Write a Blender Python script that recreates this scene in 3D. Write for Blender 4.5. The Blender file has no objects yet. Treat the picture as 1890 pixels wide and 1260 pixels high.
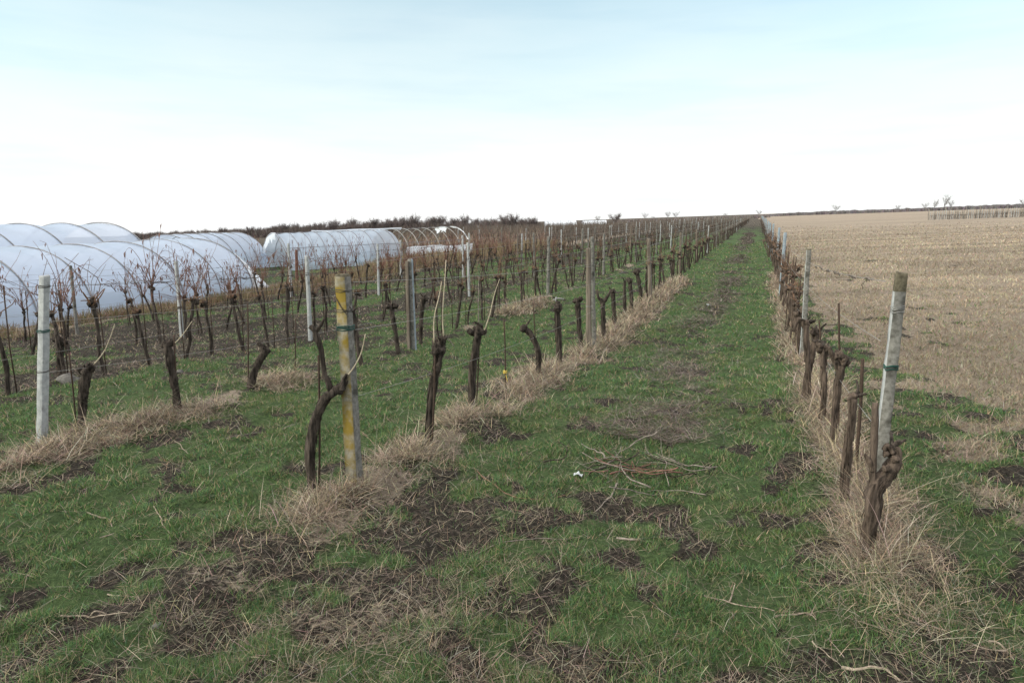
import bpy, math, random
import numpy as np
from mathutils import Vector

# ------------------------------------------------------------------ camera, sky, sun, exposure
scn = bpy.context.scene
COL = scn.collection
FPX, CX, CY, HZ = 1260.0, 945.0, 630.0, 410.0          # photo pixels
PITCH = math.atan((CY - HZ) / FPX)
YAW = math.radians(19.58)                               # rows run along +Y
HCAM = 2.35
SL = 0.0335                                             # the land rises to the right
cy_, sy_ = math.cos(YAW), math.sin(YAW)

cam_d = bpy.data.cameras.new('camera')
cam = bpy.data.objects.new('camera', cam_d); COL.objects.link(cam)
cam.location = (0, 0, HCAM)
cam.rotation_euler = (math.pi / 2 - PITCH, 0, YAW)
cam_d.sensor_width = 36; cam_d.lens = 24
cam_d.clip_start = 0.05; cam_d.clip_end = 8000
scn.camera = cam

SUN_AZ = math.atan2(-0.80, -0.60)                       # from behind, left
SUN_EL = math.radians(20)
world = bpy.data.worlds.new('World'); scn.world = world
world.use_nodes = True
wn, wl = world.node_tree.nodes, world.node_tree.links
wn.clear()
w_out = wn.new('ShaderNodeOutputWorld'); w_bg = wn.new('ShaderNodeBackground')
w_sky = wn.new('ShaderNodeTexSky'); w_sky.sky_type = 'NISHITA'; w_sky.sun_disc = False
w_sky.sun_elevation = SUN_EL; w_sky.sun_rotation = SUN_AZ; w_sky.altitude = 100
w_sky.air_density = 1.0; w_sky.dust_density = 2.0; w_sky.ozone_density = 1.0
w_bg.inputs['Strength'].default_value = 0.10
w_tc = wn.new('ShaderNodeTexCoord'); w_sep = wn.new('ShaderNodeSeparateXYZ')
wl.new(w_tc.outputs['Generated'], w_sep.inputs[0])
w_map = wn.new('ShaderNodeMapping'); w_map.inputs['Scale'].default_value = (1.0, 1.0, 4.5)
wl.new(w_tc.outputs['Generated'], w_map.inputs['Vector'])
w_n = wn.new('ShaderNodeTexNoise'); w_n.inputs['Scale'].default_value = 2.2
w_n.inputs['Detail'].default_value = 6; w_n.inputs['Roughness'].default_value = 0.55
wl.new(w_map.outputs[0], w_n.inputs['Vector'])
w_el = wn.new('ShaderNodeMapRange'); w_el.inputs['From Min'].default_value = 0.0
w_el.inputs['From Max'].default_value = 0.36; w_el.inputs['To Min'].default_value = 1.0
w_el.inputs['To Max'].default_value = 0.24
wl.new(w_sep.outputs['Z'], w_el.inputs['Value'])
w_nr = wn.new('ShaderNodeMapRange'); w_nr.inputs['From Min'].default_value = 0.3
w_nr.inputs['From Max'].default_value = 0.7; w_nr.inputs['To Min'].default_value = -0.07
w_nr.inputs['To Max'].default_value = 0.09
wl.new(w_n.outputs['Fac'], w_nr.inputs['Value'])
w_add = wn.new('ShaderNodeMath'); w_add.operation = 'ADD'; w_add.use_clamp = True
wl.new(w_el.outputs[0], w_add.inputs[0]); wl.new(w_nr.outputs[0], w_add.inputs[1])
w_tint = wn.new('ShaderNodeMix'); w_tint.data_type = 'RGBA'; w_tint.blend_type = 'MULTIPLY'
w_tint.inputs[0].default_value = 1.0
wl.new(w_sky.outputs[0], w_tint.inputs[6]); w_tint.inputs[7].default_value = (1.0, 1.50, 1.36, 1)
w_mix = wn.new('ShaderNodeMix'); w_mix.data_type = 'RGBA'
wl.new(w_add.outputs[0], w_mix.inputs[0]); wl.new(w_tint.outputs[2], w_mix.inputs[6])
w_m2 = wn.new('ShaderNodeMapping'); w_m2.inputs['Scale'].default_value = (1.0, 1.0, 9.0); wl.new(w_tc.outputs['Generated'], w_m2.inputs['Vector'])
w_n2 = wn.new('ShaderNodeTexNoise'); w_n2.inputs['Scale'].default_value = 3.1; w_n2.inputs['Detail'].default_value = 7; wl.new(w_m2.outputs[0], w_n2.inputs['Vector'])
w_cr = wn.new('ShaderNodeValToRGB'); w_cr.color_ramp.elements[0].position = 0.34; w_cr.color_ramp.elements[1].position = 0.50
w_cr.color_ramp.elements[0].color = (6.15, 6.3, 6.45, 1); w_cr.color_ramp.elements[1].color = (6.7, 6.75, 6.7, 1)
wl.new(w_n2.outputs['Fac'], w_cr.inputs[0]); wl.new(w_cr.outputs[0], w_mix.inputs[7])
w_up = wn.new('ShaderNodeMapRange'); w_up.inputs['From Min'].default_value = 0.31          # overcast is brighter overhead
w_up.inputs['From Max'].default_value = 0.75
wl.new(w_sep.outputs['Z'], w_up.inputs['Value'])
w_sc = wn.new('ShaderNodeMix'); w_sc.data_type = 'RGBA'; wl.new(w_up.outputs[0], w_sc.inputs[0])
wl.new(w_mix.outputs[2], w_sc.inputs[6]); w_sc.inputs[7].default_value = (14.0, 13.5, 13.0, 1)
wl.new(w_sc.outputs[2], w_bg.inputs['Color']); wl.new(w_bg.outputs[0], w_out.inputs[0])

sun_d = bpy.data.lights.new('sun', 'SUN'); sun = bpy.data.objects.new('sun', sun_d); COL.objects.link(sun)
sun_d.energy = 1.8; sun_d.angle = math.radians(10); sun_d.color = (1.0, 0.93, 0.82)
sd = Vector((math.sin(SUN_AZ) * math.cos(SUN_EL), math.cos(SUN_AZ) * math.cos(SUN_EL), math.sin(SUN_EL)))
sun.rotation_euler = sd.to_track_quat('Z', 'Y').to_euler()

vs = scn.view_settings
vs.view_transform = 'Standard'; vs.look = 'None'; vs.gamma = 1.0; vs.exposure = 0.75; vs.use_curve_mapping = False
scn.cycles.max_bounces = 6; scn.cycles.transparent_max_bounces = 12

# ------------------------------------------------------------------ helpers
rng = np.random.default_rng(7)
random.seed(7)

def _hash(ix, iy, seed):
    h = (ix.astype(np.int64) * 374761393 + iy.astype(np.int64) * 668265263 + seed * 974711) & 0x7fffffff
    h = ((h ^ (h >> 13)) * 1274126177) & 0x7fffffff
    h = h ^ (h >> 16)
    return (h & 0xffff) / 65535.0

def vnoise(x, y, seed=0):
    x = np.asarray(x, float); y = np.asarray(y, float)
    ix = np.floor(x); iy = np.floor(y); fx = x - ix; fy = y - iy
    fx = fx * fx * (3 - 2 * fx); fy = fy * fy * (3 - 2 * fy)
    a = _hash(ix, iy, seed); b = _hash(ix + 1, iy, seed); c = _hash(ix, iy + 1, seed); d = _hash(ix + 1, iy + 1, seed)
    return (a * (1 - fx) + b * fx) * (1 - fy) + (c * (1 - fx) + d * fx) * fy

def fbm(x, y, seed=0, oct=4):
    v = 0; a = 0.5; t = 0
    for k in range(oct):
        v = v + a * vnoise(np.asarray(x) * 2 ** k + 17.3 * k, np.asarray(y) * 2 ** k - 9.1 * k, seed + k); t += a; a *= 0.5
    return v / t

def sstep(a, b, x):
    t = np.clip((np.asarray(x, float) - a) / (b - a), 0, 1)
    return t * t * (3 - 2 * t)

ROWX = [0.74, -2.85, -6.05, -9.0, -12.25, -15.3]

def terrain(X, Y):
    X = np.asarray(X, float); Y = np.asarray(Y, float)
    r = X * cy_ + Y * sy_
    d = np.sqrt(X * X + Y * Y)
    z = SL * r
    z = z + 0.36 * (1 - sstep(6.0, 12.5, Y)) * (1 - sstep(20, 40, d))
    near = 1 - sstep(25, 70, d)
    z = z + near * (0.10 * (fbm(X / 1.7, Y / 1.7, 3, 3) - 0.5) + 0.085 * (fbm(X / 0.34, Y / 0.34, 5, 2) - 0.5) + 0.05 * (1 - sstep(8, 25, d)) * (fbm(X / 0.11, Y / 0.11, 6, 2) - 0.5))
    for k in range(3):
        z = z + 0.06 * near * np.exp(-((X - ROWX[k]) / 0.4) ** 2)
    return z

def ray(px, py):
    dx = (px - CX) / FPX; dy = -(py - CY) / FPX
    F = math.cos(PITCH) + dy * math.sin(PITCH); U = -math.sin(PITCH) + dy * math.cos(PITCH)
    return np.array([dx * cy_ - F * sy_, dx * sy_ + F * cy_, U]), F

def at(px, py):
    """ground point seen at a photo pixel"""
    d, F = ray(px, py)
    t = HCAM / max(1e-4, SL * (px - CX) / FPX - d[2])
    for _ in range(25):
        X, Y = d[0] * t, d[1] * t
        t = 0.5 * t + 0.5 * (HCAM - float(terrain(X, Y))) / max(1e-4, -d[2])
    return np.array([d[0] * t, d[1] * t, HCAM + d[2] * t])

def fwd(p): return -p[0] * sy_ + p[1] * cy_

def at_depth(px, py, fw):
    d, F = ray(px, py)
    return np.array([0, 0, HCAM]) + d * (fw / F)

def plan(px, fw):
    """plan position of something standing under photo column px at a forward distance"""
    r = (px - CX) / (FPX / math.cos(PITCH)) * fw
    X = r * cy_ - fw * sy_; Y = r * sy_ + fw * cy_
    return np.array([X, Y, float(terrain(X, Y))])

class MB:
    def __init__(s): s.v = []; s.q = []; s.t = []; s.n = 0; s.c = []
    def add(s, v, q=None, t=None, col=None):
        v = np.asarray(v, float).reshape(-1, 3)
        if q is not None and len(q): s.q.append(np.asarray(q, np.int64).reshape(-1, 4) + s.n)
        if t is not None and len(t): s.t.append(np.asarray(t, np.int64).reshape(-1, 3) + s.n)
        s.v.append(v); s.n += len(v)
        if col is not None: s.c.append(np.asarray(col, float).reshape(-1, 3))
    def mesh(s, name, mat=None, smooth=True):
        v = np.concatenate(s.v) if s.v else np.zeros((0, 3))
        q = np.concatenate(s.q) if s.q else np.zeros((0, 4), np.int64)
        t = np.concatenate(s.t) if s.t else np.zeros((0, 3), np.int64)
        me = bpy.data.meshes.new(name)
        me.vertices.add(len(v)); me.vertices.foreach_set('co', v.astype(np.float32).ravel())
        me.loops.add(q.size + t.size)
        me.loops.foreach_set('vertex_index', np.concatenate([q.ravel(), t.ravel()]).astype(np.int32))
        me.polygons.add(len(q) + len(t))
        st = np.concatenate([np.arange(len(q)) * 4, q.size + np.arange(len(t)) * 3]).astype(np.int32)
        me.polygons.foreach_set('loop_start', st)
        if smooth: me.polygons.foreach_set('use_smooth', np.ones(len(q) + len(t), bool))
        if s.c:
            c = np.concatenate(s.c); c4 = np.concatenate([c, np.ones((len(c), 1))], 1)
            at_ = me.attributes.new('tint', 'FLOAT_COLOR', 'POINT'); at_.data.foreach_set('color', c4.astype(np.float32).ravel())
        me.update(calc_edges=True); me.validate()
        for m in (mat if isinstance(mat, (list, tuple)) else [mat]):
            if m: me.materials.append(m)
        return me

def obj(name, me, parent=None, loc=None, rotz=0.0):
    o = bpy.data.objects.new(name, me); COL.objects.link(o)
    if loc is not None: o.location = tuple(float(c) for c in loc)
    o.rotation_euler = (0, 0, rotz)
    if parent: o.parent = parent
    return o

def tag(o, label=None, cat=None, group=None, kind=None):
    if label: o['label'] = label
    if cat: o['category'] = cat
    if group: o['group'] = group
    if kind: o['kind'] = kind
    return o

def empty(name, loc, label, cat, group=None, rotz=0.0):
    o = obj(name, None, None, loc, rotz); o.empty_display_size = 0.1
    return tag(o, label, cat, group)

def smooth_path(pts, rad, n):
    pts = np.asarray(pts, float); rad = np.asarray(rad, float)
    m = len(pts)
    if m < 3:
        u = np.linspace(0, 1, n)[:, None]
        return pts[0] * (1 - u) + pts[-1] * u, np.interp(u[:, 0], [0, 1], [rad[0], rad[-1]])
    P = np.vstack([2 * pts[0] - pts[1], pts, 2 * pts[-1] - pts[-2]])
    u = np.linspace(0, m - 1 - 1e-6, n); i = u.astype(int); f = (u - i)[:, None]
    p0, p1, p2, p3 = P[i], P[i + 1], P[i + 2], P[i + 3]
    out = 0.5 * (2 * p1 + (p2 - p0) * f + (2 * p0 - 5 * p1 + 4 * p2 - p3) * f ** 2 + (3 * p1 - p0 - 3 * p2 + p3) * f ** 3)
    return out, np.interp(u, np.arange(m), rad)

def tube(mb, pts, rad, sides=6, n=None, gnarl=0.0, seed=0, cap=True, col=None):
    pts = np.asarray(pts, float); rad = np.broadcast_to(np.asarray(rad, float), (len(pts),))
    if n: pts, rad = smooth_path(pts, rad, n)
    k = len(pts)
    tg = np.gradient(pts, axis=0); tg /= np.linalg.norm(tg, axis=1)[:, None] + 1e-9
    ref = np.array([0.31, 0.95, 0.1]) if abs(tg[0][2]) > 0.7 else np.array([0, 0, 1.0])
    A = np.zeros_like(pts); u = np.cross(tg[0], ref); u /= np.linalg.norm(u) + 1e-9
    for i in range(k):
        u = u - tg[i] * np.dot(u, tg[i]); u /= np.linalg.norm(u) + 1e-9; A[i] = u
    B = np.cross(tg, A)
    th = np.linspace(0, 2 * math.pi, sides, endpoint=False)
    R = rad[:, None] * np.ones((1, sides))
    if gnarl:
        ii, jj = np.meshgrid(np.arange(k), np.arange(sides), indexing='ij')
        R = R * (1 + gnarl * (2 * vnoise(jj * 0.9 + seed * 3.7, ii * 0.33 + seed, seed) - 1) + 0.6 * gnarl * (2 * vnoise(jj * 2.3, ii * 1.3 + 5, seed + 9) - 1))
    v = pts[:, None, :] + R[..., None] * (np.cos(th)[None, :, None] * A[:, None, :] + np.sin(th)[None, :, None] * B[:, None, :])
    idx = np.arange(k * sides).reshape(k, sides); nx = np.roll(idx, -1, 1)
    q = np.stack([idx[:-1], nx[:-1], nx[1:], idx[1:]], -1).reshape(-1, 4)
    v = v.reshape(-1, 3); t = []
    if cap:
        v = np.vstack([v, pts[0], pts[-1] + tg[-1] * rad[-1] * 0.3]); c0, c1 = k * sides, k * sides + 1
        t = [(c0, nx[0][j], idx[0][j]) for j in range(sides)] + [(c1, idx[-1][j], nx[-1][j]) for j in range(sides)]
    mb.add(v, q, t, None if col is None else np.tile(col, (len(v), 1)))

def lump(mb, c, r, seed=0, sq=(1, 1, 1), rough=0.35):
    """knobbly burl"""
    nu, nv = 12, 8
    th = np.linspace(0, 2 * math.pi, nu, endpoint=False); ph = np.linspace(0.12, math.pi - 0.12, nv)
    P, T = np.meshgrid(ph, th, indexing='ij')
    R = r * (1 + rough * (2 * vnoise(T * 1.4 + seed, P * 2.1, seed) - 1) + 0.5 * rough * (2 * vnoise(T * 3 + seed, P * 5, seed + 4) - 1))
    R[:, -1] = 0.5 * (R[:, -1] + R[:, 0])
    v = np.stack([R * np.sin(P) * np.cos(T) * sq[0], R * np.sin(P) * np.sin(T) * sq[1], R * np.cos(P) * sq[2]], -1) + np.asarray(c)
    idx = np.arange(nu * nv).reshape(nv, nu); nx = np.roll(idx, -1, 1)
    q = np.stack([idx[:-1], idx[1:], nx[1:], nx[:-1]], -1).reshape(-1, 4)
    v = v.reshape(-1, 3); v = np.vstack([v, v[:nu].mean(0), v[-nu:].mean(0)])
    t = [(nu * nv, idx[0][j], nx[0][j]) for j in range(nu)] + [(nu * nv + 1, nx[-1][j], idx[-1][j]) for j in range(nu)]
    mb.add(v, q, t)

# ------------------------------------------------------------------ materials
def mat(name, base, rough=0.85, spec=0.2):
    m = bpy.data.materials.new(name); m.use_nodes = True
    b = m.node_tree.nodes['Principled BSDF']
    b.inputs['Base Color'].default_value = (*base, 1); b.inputs['Roughness'].default_value = rough
    b.inputs['Specular IOR Level'].default_value = spec
    return m, m.node_tree.nodes, m.node_tree.links, b

def noise_mat(name, c1, c2, scale=8, rough=0.85, bump=0.3, stretch=(1, 1, 1), detail=8, lo=0.35, hi=0.65, dist=0.02, metal=0.0, extra=None):
    m, N, L, b = mat(name, c1, rough)
    tc = N.new('ShaderNodeTexCoord'); mp = N.new('ShaderNodeMapping'); mp.inputs['Scale'].default_value = stretch
    L.new(tc.outputs['Object'], mp.inputs['Vector'])
    n = N.new('ShaderNodeTexNoise'); n.inputs['Scale'].default_value = scale; n.inputs['Detail'].default_value = detail
    n.inputs['Roughness'].default_value = 0.65
    L.new(mp.outputs[0], n.inputs['Vector'])
    r = N.new('ShaderNodeValToRGB'); r.color_ramp.elements[0].position = lo; r.color_ramp.elements[1].position = hi
    r.color_ramp.elements[0].color = (*c1, 1); r.color_ramp.elements[1].color = (*c2, 1)
    L.new(n.outputs['Fac'], r.inputs[0])
    out = r.outputs[0]
    if extra:                                            # a second, patchy colour: lichen, moss, rust
        c3, sc3, lo3, hi3 = extra
        n2 = N.new('ShaderNodeTexNoise'); n2.inputs['Scale'].default_value = sc3; n2.inputs['Detail'].default_value = 6
        L.new(tc.outputs['Object'], n2.inputs['Vector'])
        mr = N.new('ShaderNodeMapRange'); mr.inputs['From Min'].default_value = lo3; mr.inputs['From Max'].default_value = hi3
        L.new(n2.outputs['Fac'], mr.inputs['Value'])
        mx = N.new('ShaderNodeMix'); mx.data_type = 'RGBA'; L.new(mr.outputs[0], mx.inputs[0]); L.new(out, mx.inputs[6])
        mx.inputs[7].default_value = (*c3, 1); out = mx.outputs[2]
    L.new(out, b.inputs['Base Color'])
    if bump:
        bp = N.new('ShaderNodeBump'); bp.inputs['Strength'].default_value = bump; bp.inputs['Distance'].default_value = dist
        L.new(n.outputs['Fac'], bp.inputs['Height']); L.new(bp.outputs[0], b.inputs['Normal'])
    b.inputs['Metallic'].default_value = metal
    return m

def tint_mat(name, rough=0.7, trans=0.25):
    """each blade or stem keeps its own colour"""
    m, N, L, b = mat(name, (0.2, 0.2, 0.1), rough, 0.15)
    a = N.new('ShaderNodeAttribute'); a.attribute_name = 'tint'
    L.new(a.outputs['Color'], b.inputs['Base Color'])
    if trans:
        tr = N.new('ShaderNodeBsdfTranslucent'); L.new(a.outputs['Color'], tr.inputs['Color'])
        mx = N.new('ShaderNodeMixShader'); mx.inputs[0].default_value = trans
        L.new(b.outputs[0], mx.inputs[1]); L.new(tr.outputs[0], mx.inputs[2])
        L.new(mx.outputs[0], N['Material Output'].inputs['Surface'])
    return m

BARK = noise_mat('vine_bark', (0.012, 0.009, 0.007), (0.115, 0.09, 0.075), 34, 0.95, 1.0, (1, 1, 0.16), lo=0.38, hi=0.72, dist=0.03)
BARK_WARM = noise_mat('vine_bark_brown', (0.022, 0.016, 0.012), (0.17, 0.125, 0.10), 34, 0.95, 1.0, (1, 1, 0.13), lo=0.36, hi=0.7, dist=0.03)
CANE = noise_mat('cane', (0.10, 0.055, 0.035), (0.20, 0.12, 0.08), 30, 0.7, 0.2)
CANE_PALE = noise_mat('pale_cane', (0.30, 0.24, 0.17), (0.48, 0.41, 0.31), 40, 0.7, 0.2)
CANE_RED = noise_mat('reddish_cane', (0.10, 0.045, 0.035), (0.22, 0.12, 0.09), 20, 0.7, 0.0)
CANE_GREY = noise_mat('grey_cane', (0.09, 0.075, 0.065), (0.26, 0.22, 0.19), 30, 0.9, 0.2)
DEADWOOD = noise_mat('dead_wood', (0.13, 0.10, 0.078), (0.34, 0.28, 0.22), 35, 0.9, 0.4, (1, 1, 1))
CONC = noise_mat('concrete', (0.10, 0.094, 0.084), (0.215, 0.205, 0.19), 34, 0.92, 0.35, dist=0.008, extra=((0.055, 0.052, 0.045), 12, 0.50, 0.68))
CONC_PALE = noise_mat('pale_concrete', (0.25, 0.255, 0.26), (0.37, 0.375, 0.38), 22, 0.9, 0.25, dist=0.006, extra=((0.12, 0.115, 0.11), 7, 0.58, 0.74))
CONC_BLUE = noise_mat('blue_grey_concrete', (0.17, 0.20, 0.23), (0.28, 0.32, 0.36), 22, 0.9, 0.2, dist=0.006)
LICHEN = noise_mat('lichen_concrete', (0.17, 0.155, 0.12), (0.30, 0.27, 0.22), 30, 0.95, 0.4, dist=0.008, extra=((0.20, 0.14, 0.028), 11, 0.38, 0.60))
MOSS = noise_mat('mossy_concrete', (0.055, 0.048, 0.032), (0.14, 0.12, 0.085), 40, 0.95, 0.6, dist=0.012)
WOOD = noise_mat('weathered_wood', (0.075, 0.06, 0.048), (0.20, 0.165, 0.135), 30, 0.95, 0.5, (1, 1, 0.06), dist=0.012)
WOOD_RED = noise_mat('red_brown_wood', (0.07, 0.03, 0.022), (0.15, 0.07, 0.05), 30, 0.9, 0.4, (1, 1, 0.08), dist=0.01)
RUST = noise_mat('rusty_iron', (0.030, 0.022, 0.018), (0.075, 0.048, 0.035), 60, 0.9, 0.3, dist=0.004)
WIRE = noise_mat('wire', (0.16, 0.155, 0.15), (0.34, 0.33, 0.32), 40, 0.55, 0.0, metal=0.5)
WIRE_DARK = noise_mat('old_dark_wire', (0.035, 0.03, 0.028), (0.09, 0.08, 0.075), 30, 0.8, 0.0)
TENDRIL = noise_mat('tendril', (0.035, 0.026, 0.022), (0.12, 0.095, 0.08), 30, 0.9, 0.0)
GREEN_TIE = noise_mat('green_twine', (0.012, 0.04, 0.032), (0.03, 0.085, 0.07), 60, 0.6, 0.2)
RED_TIE = noise_mat('red_twine', (0.30, 0.07, 0.03), (0.45, 0.13, 0.06), 60, 0.7, 0.2)
YELLOW_TIE = noise_mat('yellow_twine', (0.45, 0.33, 0.06), (0.60, 0.45, 0.12), 60, 0.7, 0.2)
STEEL = noise_mat('galvanised_pipe', (0.20, 0.195, 0.19), (0.34, 0.33, 0.32), 12, 0.5, 0.0, metal=0.35)
STEEL_DARK = noise_mat('dull_pipe', (0.14, 0.14, 0.16), (0.25, 0.245, 0.26), 12, 0.6, 0.0, metal=0.3)
PLASTIC = noise_mat('plastic_scrap', (0.30, 0.32, 0.33), (0.50, 0.52, 0.54), 12, 0.4, 0.3)
STONE = noise_mat('stone', (0.07, 0.065, 0.06), (0.15, 0.14, 0.13), 14, 0.95, 0.6)
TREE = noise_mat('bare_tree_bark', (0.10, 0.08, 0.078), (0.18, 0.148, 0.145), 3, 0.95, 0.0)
TREE_HAZED = noise_mat('hazed_tree_bark', (0.24, 0.22, 0.22), (0.33, 0.31, 0.31), 1, 0.95, 0.0)  # bark lightened, distance haze put into the colour
GRASS = tint_mat('grass_blades', 0.6, 0.3)
STRAW = tint_mat('straw_stems', 0.75, 0.2)
WEED = tint_mat('twig_mass', 0.9, 0.0)

def film_mat(name, base, clear, back):
    m, N, L, b = mat(name, base, 0.32, 0.45)
    tc = N.new('ShaderNodeTexCoord'); n = N.new('ShaderNodeTexNoise'); n.inputs['Scale'].default_value = 1.6; n.inputs['Detail'].default_value = 5
    L.new(tc.outputs['Object'], n.inputs['Vector'])
    r = N.new('ShaderNodeValToRGB'); r.color_ramp.elements[0].position = 0.3; r.color_ramp.elements[1].position = 0.75
    r.color_ramp.elements[0].color = (*[c * 0.9 for c in base], 1); r.color_ramp.elements[1].color = (*base, 1)
    L.new(n.outputs['Fac'], r.inputs[0]); L.new(r.outputs[0], b.inputs['Base Color'])
    bp = N.new('ShaderNodeBump'); bp.inputs['Strength'].default_value = 0.25; bp.inputs['Distance'].default_value = 0.1
    L.new(n.outputs['Fac'], bp.inputs['Height']); L.new(bp.outputs[0], b.inputs['Normal'])
    tr = N.new('ShaderNodeBsdfTranslucent'); L.new(r.outputs[0], tr.inputs['Color'])
    m1 = N.new('ShaderNodeMixShader'); m1.inputs[0].default_value = back
    L.new(b.outputs[0], m1.inputs[1]); L.new(tr.outputs[0], m1.inputs[2])
    tp = N.new('ShaderNodeBsdfTransparent'); m2 = N.new('ShaderNodeMixShader'); m2.inputs[0].default_value = clear
    L.new(m1.outputs[0], m2.inputs[1]); L.new(tp.outputs[0], m2.inputs[2])
    L.new(m2.outputs[0], N['Material Output'].inputs['Surface'])
    return m
FILM = film_mat('tunnel_film', (0.57, 0.66, 0.82), 0.17, 0.42)
FILM_CLEAR = film_mat('clear_tunnel_film', (0.60, 0.70, 0.85), 0.42, 0.45)
FILM_WHITE = film_mat('white_sheet', (0.80, 0.83, 0.90), 0.0, 0.35)

# ------------------------------------------------------------------ ground masks (what grows where)
def masks(X, Y):
    """green, straw 0..1; what is left is bare soil"""
    X = np.asarray(X, float); Y = np.asarray(Y, float)
    n1 = fbm(X / 1.3, Y / 1.3, 21, 4); n2 = fbm(X / 0.45, Y / 0.45, 31, 3); n3 = fbm(X / 5, Y / 9, 41, 3)
    head = 1 - sstep(2.5, 4.5, Y + 0.12 * X * 0)                    # headland in front of the rows
    # right-hand field
    fp = sstep(0.9, 2.1 + 1.6 * (1 - sstep(5, 14, Y)), X) * sstep(0.5, 4.0, Y + 0.5 * X)
    field = sstep(-0.25, 0.30, fp - 0.50 + 5.0 * (0.45 * n1 + 0.55 * n2 - 0.5) * (1 - 0.55 * sstep(8, 25, Y))) * sstep(0.03, 0.25, fp)
    field_patch = 1.0
    # grass alleys
    n4 = fbm(X / 0.22, Y / 0.22, 37, 2)
    g = sstep(0.40, 0.52, 0.30 * n1 + 0.34 * n2 + 0.36 * n4 + 0.024)
    # worn pruning track in the first alley
    tr = 1.0 * np.exp(-((X + 0.95 + 0.25 * (n3 - 0.5)) / 0.42) ** 2) * sstep(5, 11, Y)
    g = g * (1 - 0.75 * tr * sstep(0.45, 0.62, n2 * .6 + n1 * .4))
    wheel = np.exp(-((X + 1.55 - 0.0) / 0.55) ** 2) + np.exp(-((X + 0.05) / 0.5) ** 2)
    g = np.clip(g + 0.3 * wheel * sstep(6, 12, Y), 0, 1)
    # left alleys: mostly turned soil with green stripes
    left = sstep(-7.2, -9.6, X) * sstep(3, 6, Y)
    stripes = sstep(0.475, 0.60, 0.42 * vnoise(X / 1.5 + Y / 25, Y / 2.6 - X / 5, 77) + 0.33 * n2 + 0.25 * n4)
    g = g * (1 - left) + left * stripes * (1 - 0.3 * sstep(-14.5, -16.5, X))
    mid = sstep(-4.2, -6.2, X) * (1 - left) * sstep(3.5, 7, Y)
    g = g * (1 - 0.35 * mid * sstep(0.62, 0.42, n1))
    # straw along the rows
    s = np.zeros_like(X)
    w1 = np.clip(1.15 - 0.55 * sstep(8, 26, Y), 0, 1)
    s = np.maximum(s, np.exp(-((X - ROWX[1] - 0.22) / (0.34 * w1 + 0.02)) ** 2) * sstep(3.0, 3.8, Y) * (1 - 0.85 * sstep(24, 30, Y)))
    s = np.maximum(s, np.exp(-((X - ROWX[0] - 0.02) / 0.27) ** 2) * sstep(3.5, 4.2, Y) * (1 - 0.8 * sstep(22, 30, Y)))
    s = np.maximum(s, np.exp(-((X - ROWX[2] - 0.15) / 0.34) ** 2) * sstep(2.8, 3.8, Y) * sstep(0.50, 0.64, n1 + 0.12 * (1 - sstep(5, 8, Y))))
    s = s * (0.25 + 0.55 * sstep(0.42, 0.58, n2))
    s = np.maximum(s, 0.75 * sstep(-16.4, -17.2, X) * sstep(4, 8, Y) * (1 - 0.75 * sstep(-19.0, -21.0, X)))
    s = np.maximum(s, field * field_patch)
    s = np.maximum(s, 0.45 * head * sstep(0.64, 0.76, fbm(X / 0.9, Y / 0.7, 55, 3)))
    far = sstep(50, 170, np.sqrt(X * X + Y * Y))
    s = s * (1 - far) + far * np.where(X > 1.0, 1.0, 0.35)
    g = g * (1 - 0.92 * np.clip(s * 1.2, 0, 1)) * (1 - far * np.where(X > 1.0, 1.0, 0.6))
    g = g * (1 - 0.85 * field * sstep(8, 22, Y))
    # bare scuffs on the headland
    bare = 0.8 * sstep(0.66, 0.77, fbm(X / 0.8 + 3, Y / 0.55, 91, 3)) * head
    g = g * (1 - 0.9 * bare); s = s * (1 - 0.6 * bare)
    return np.clip(g, 0, 1), np.clip(s, 0, 1)

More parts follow.
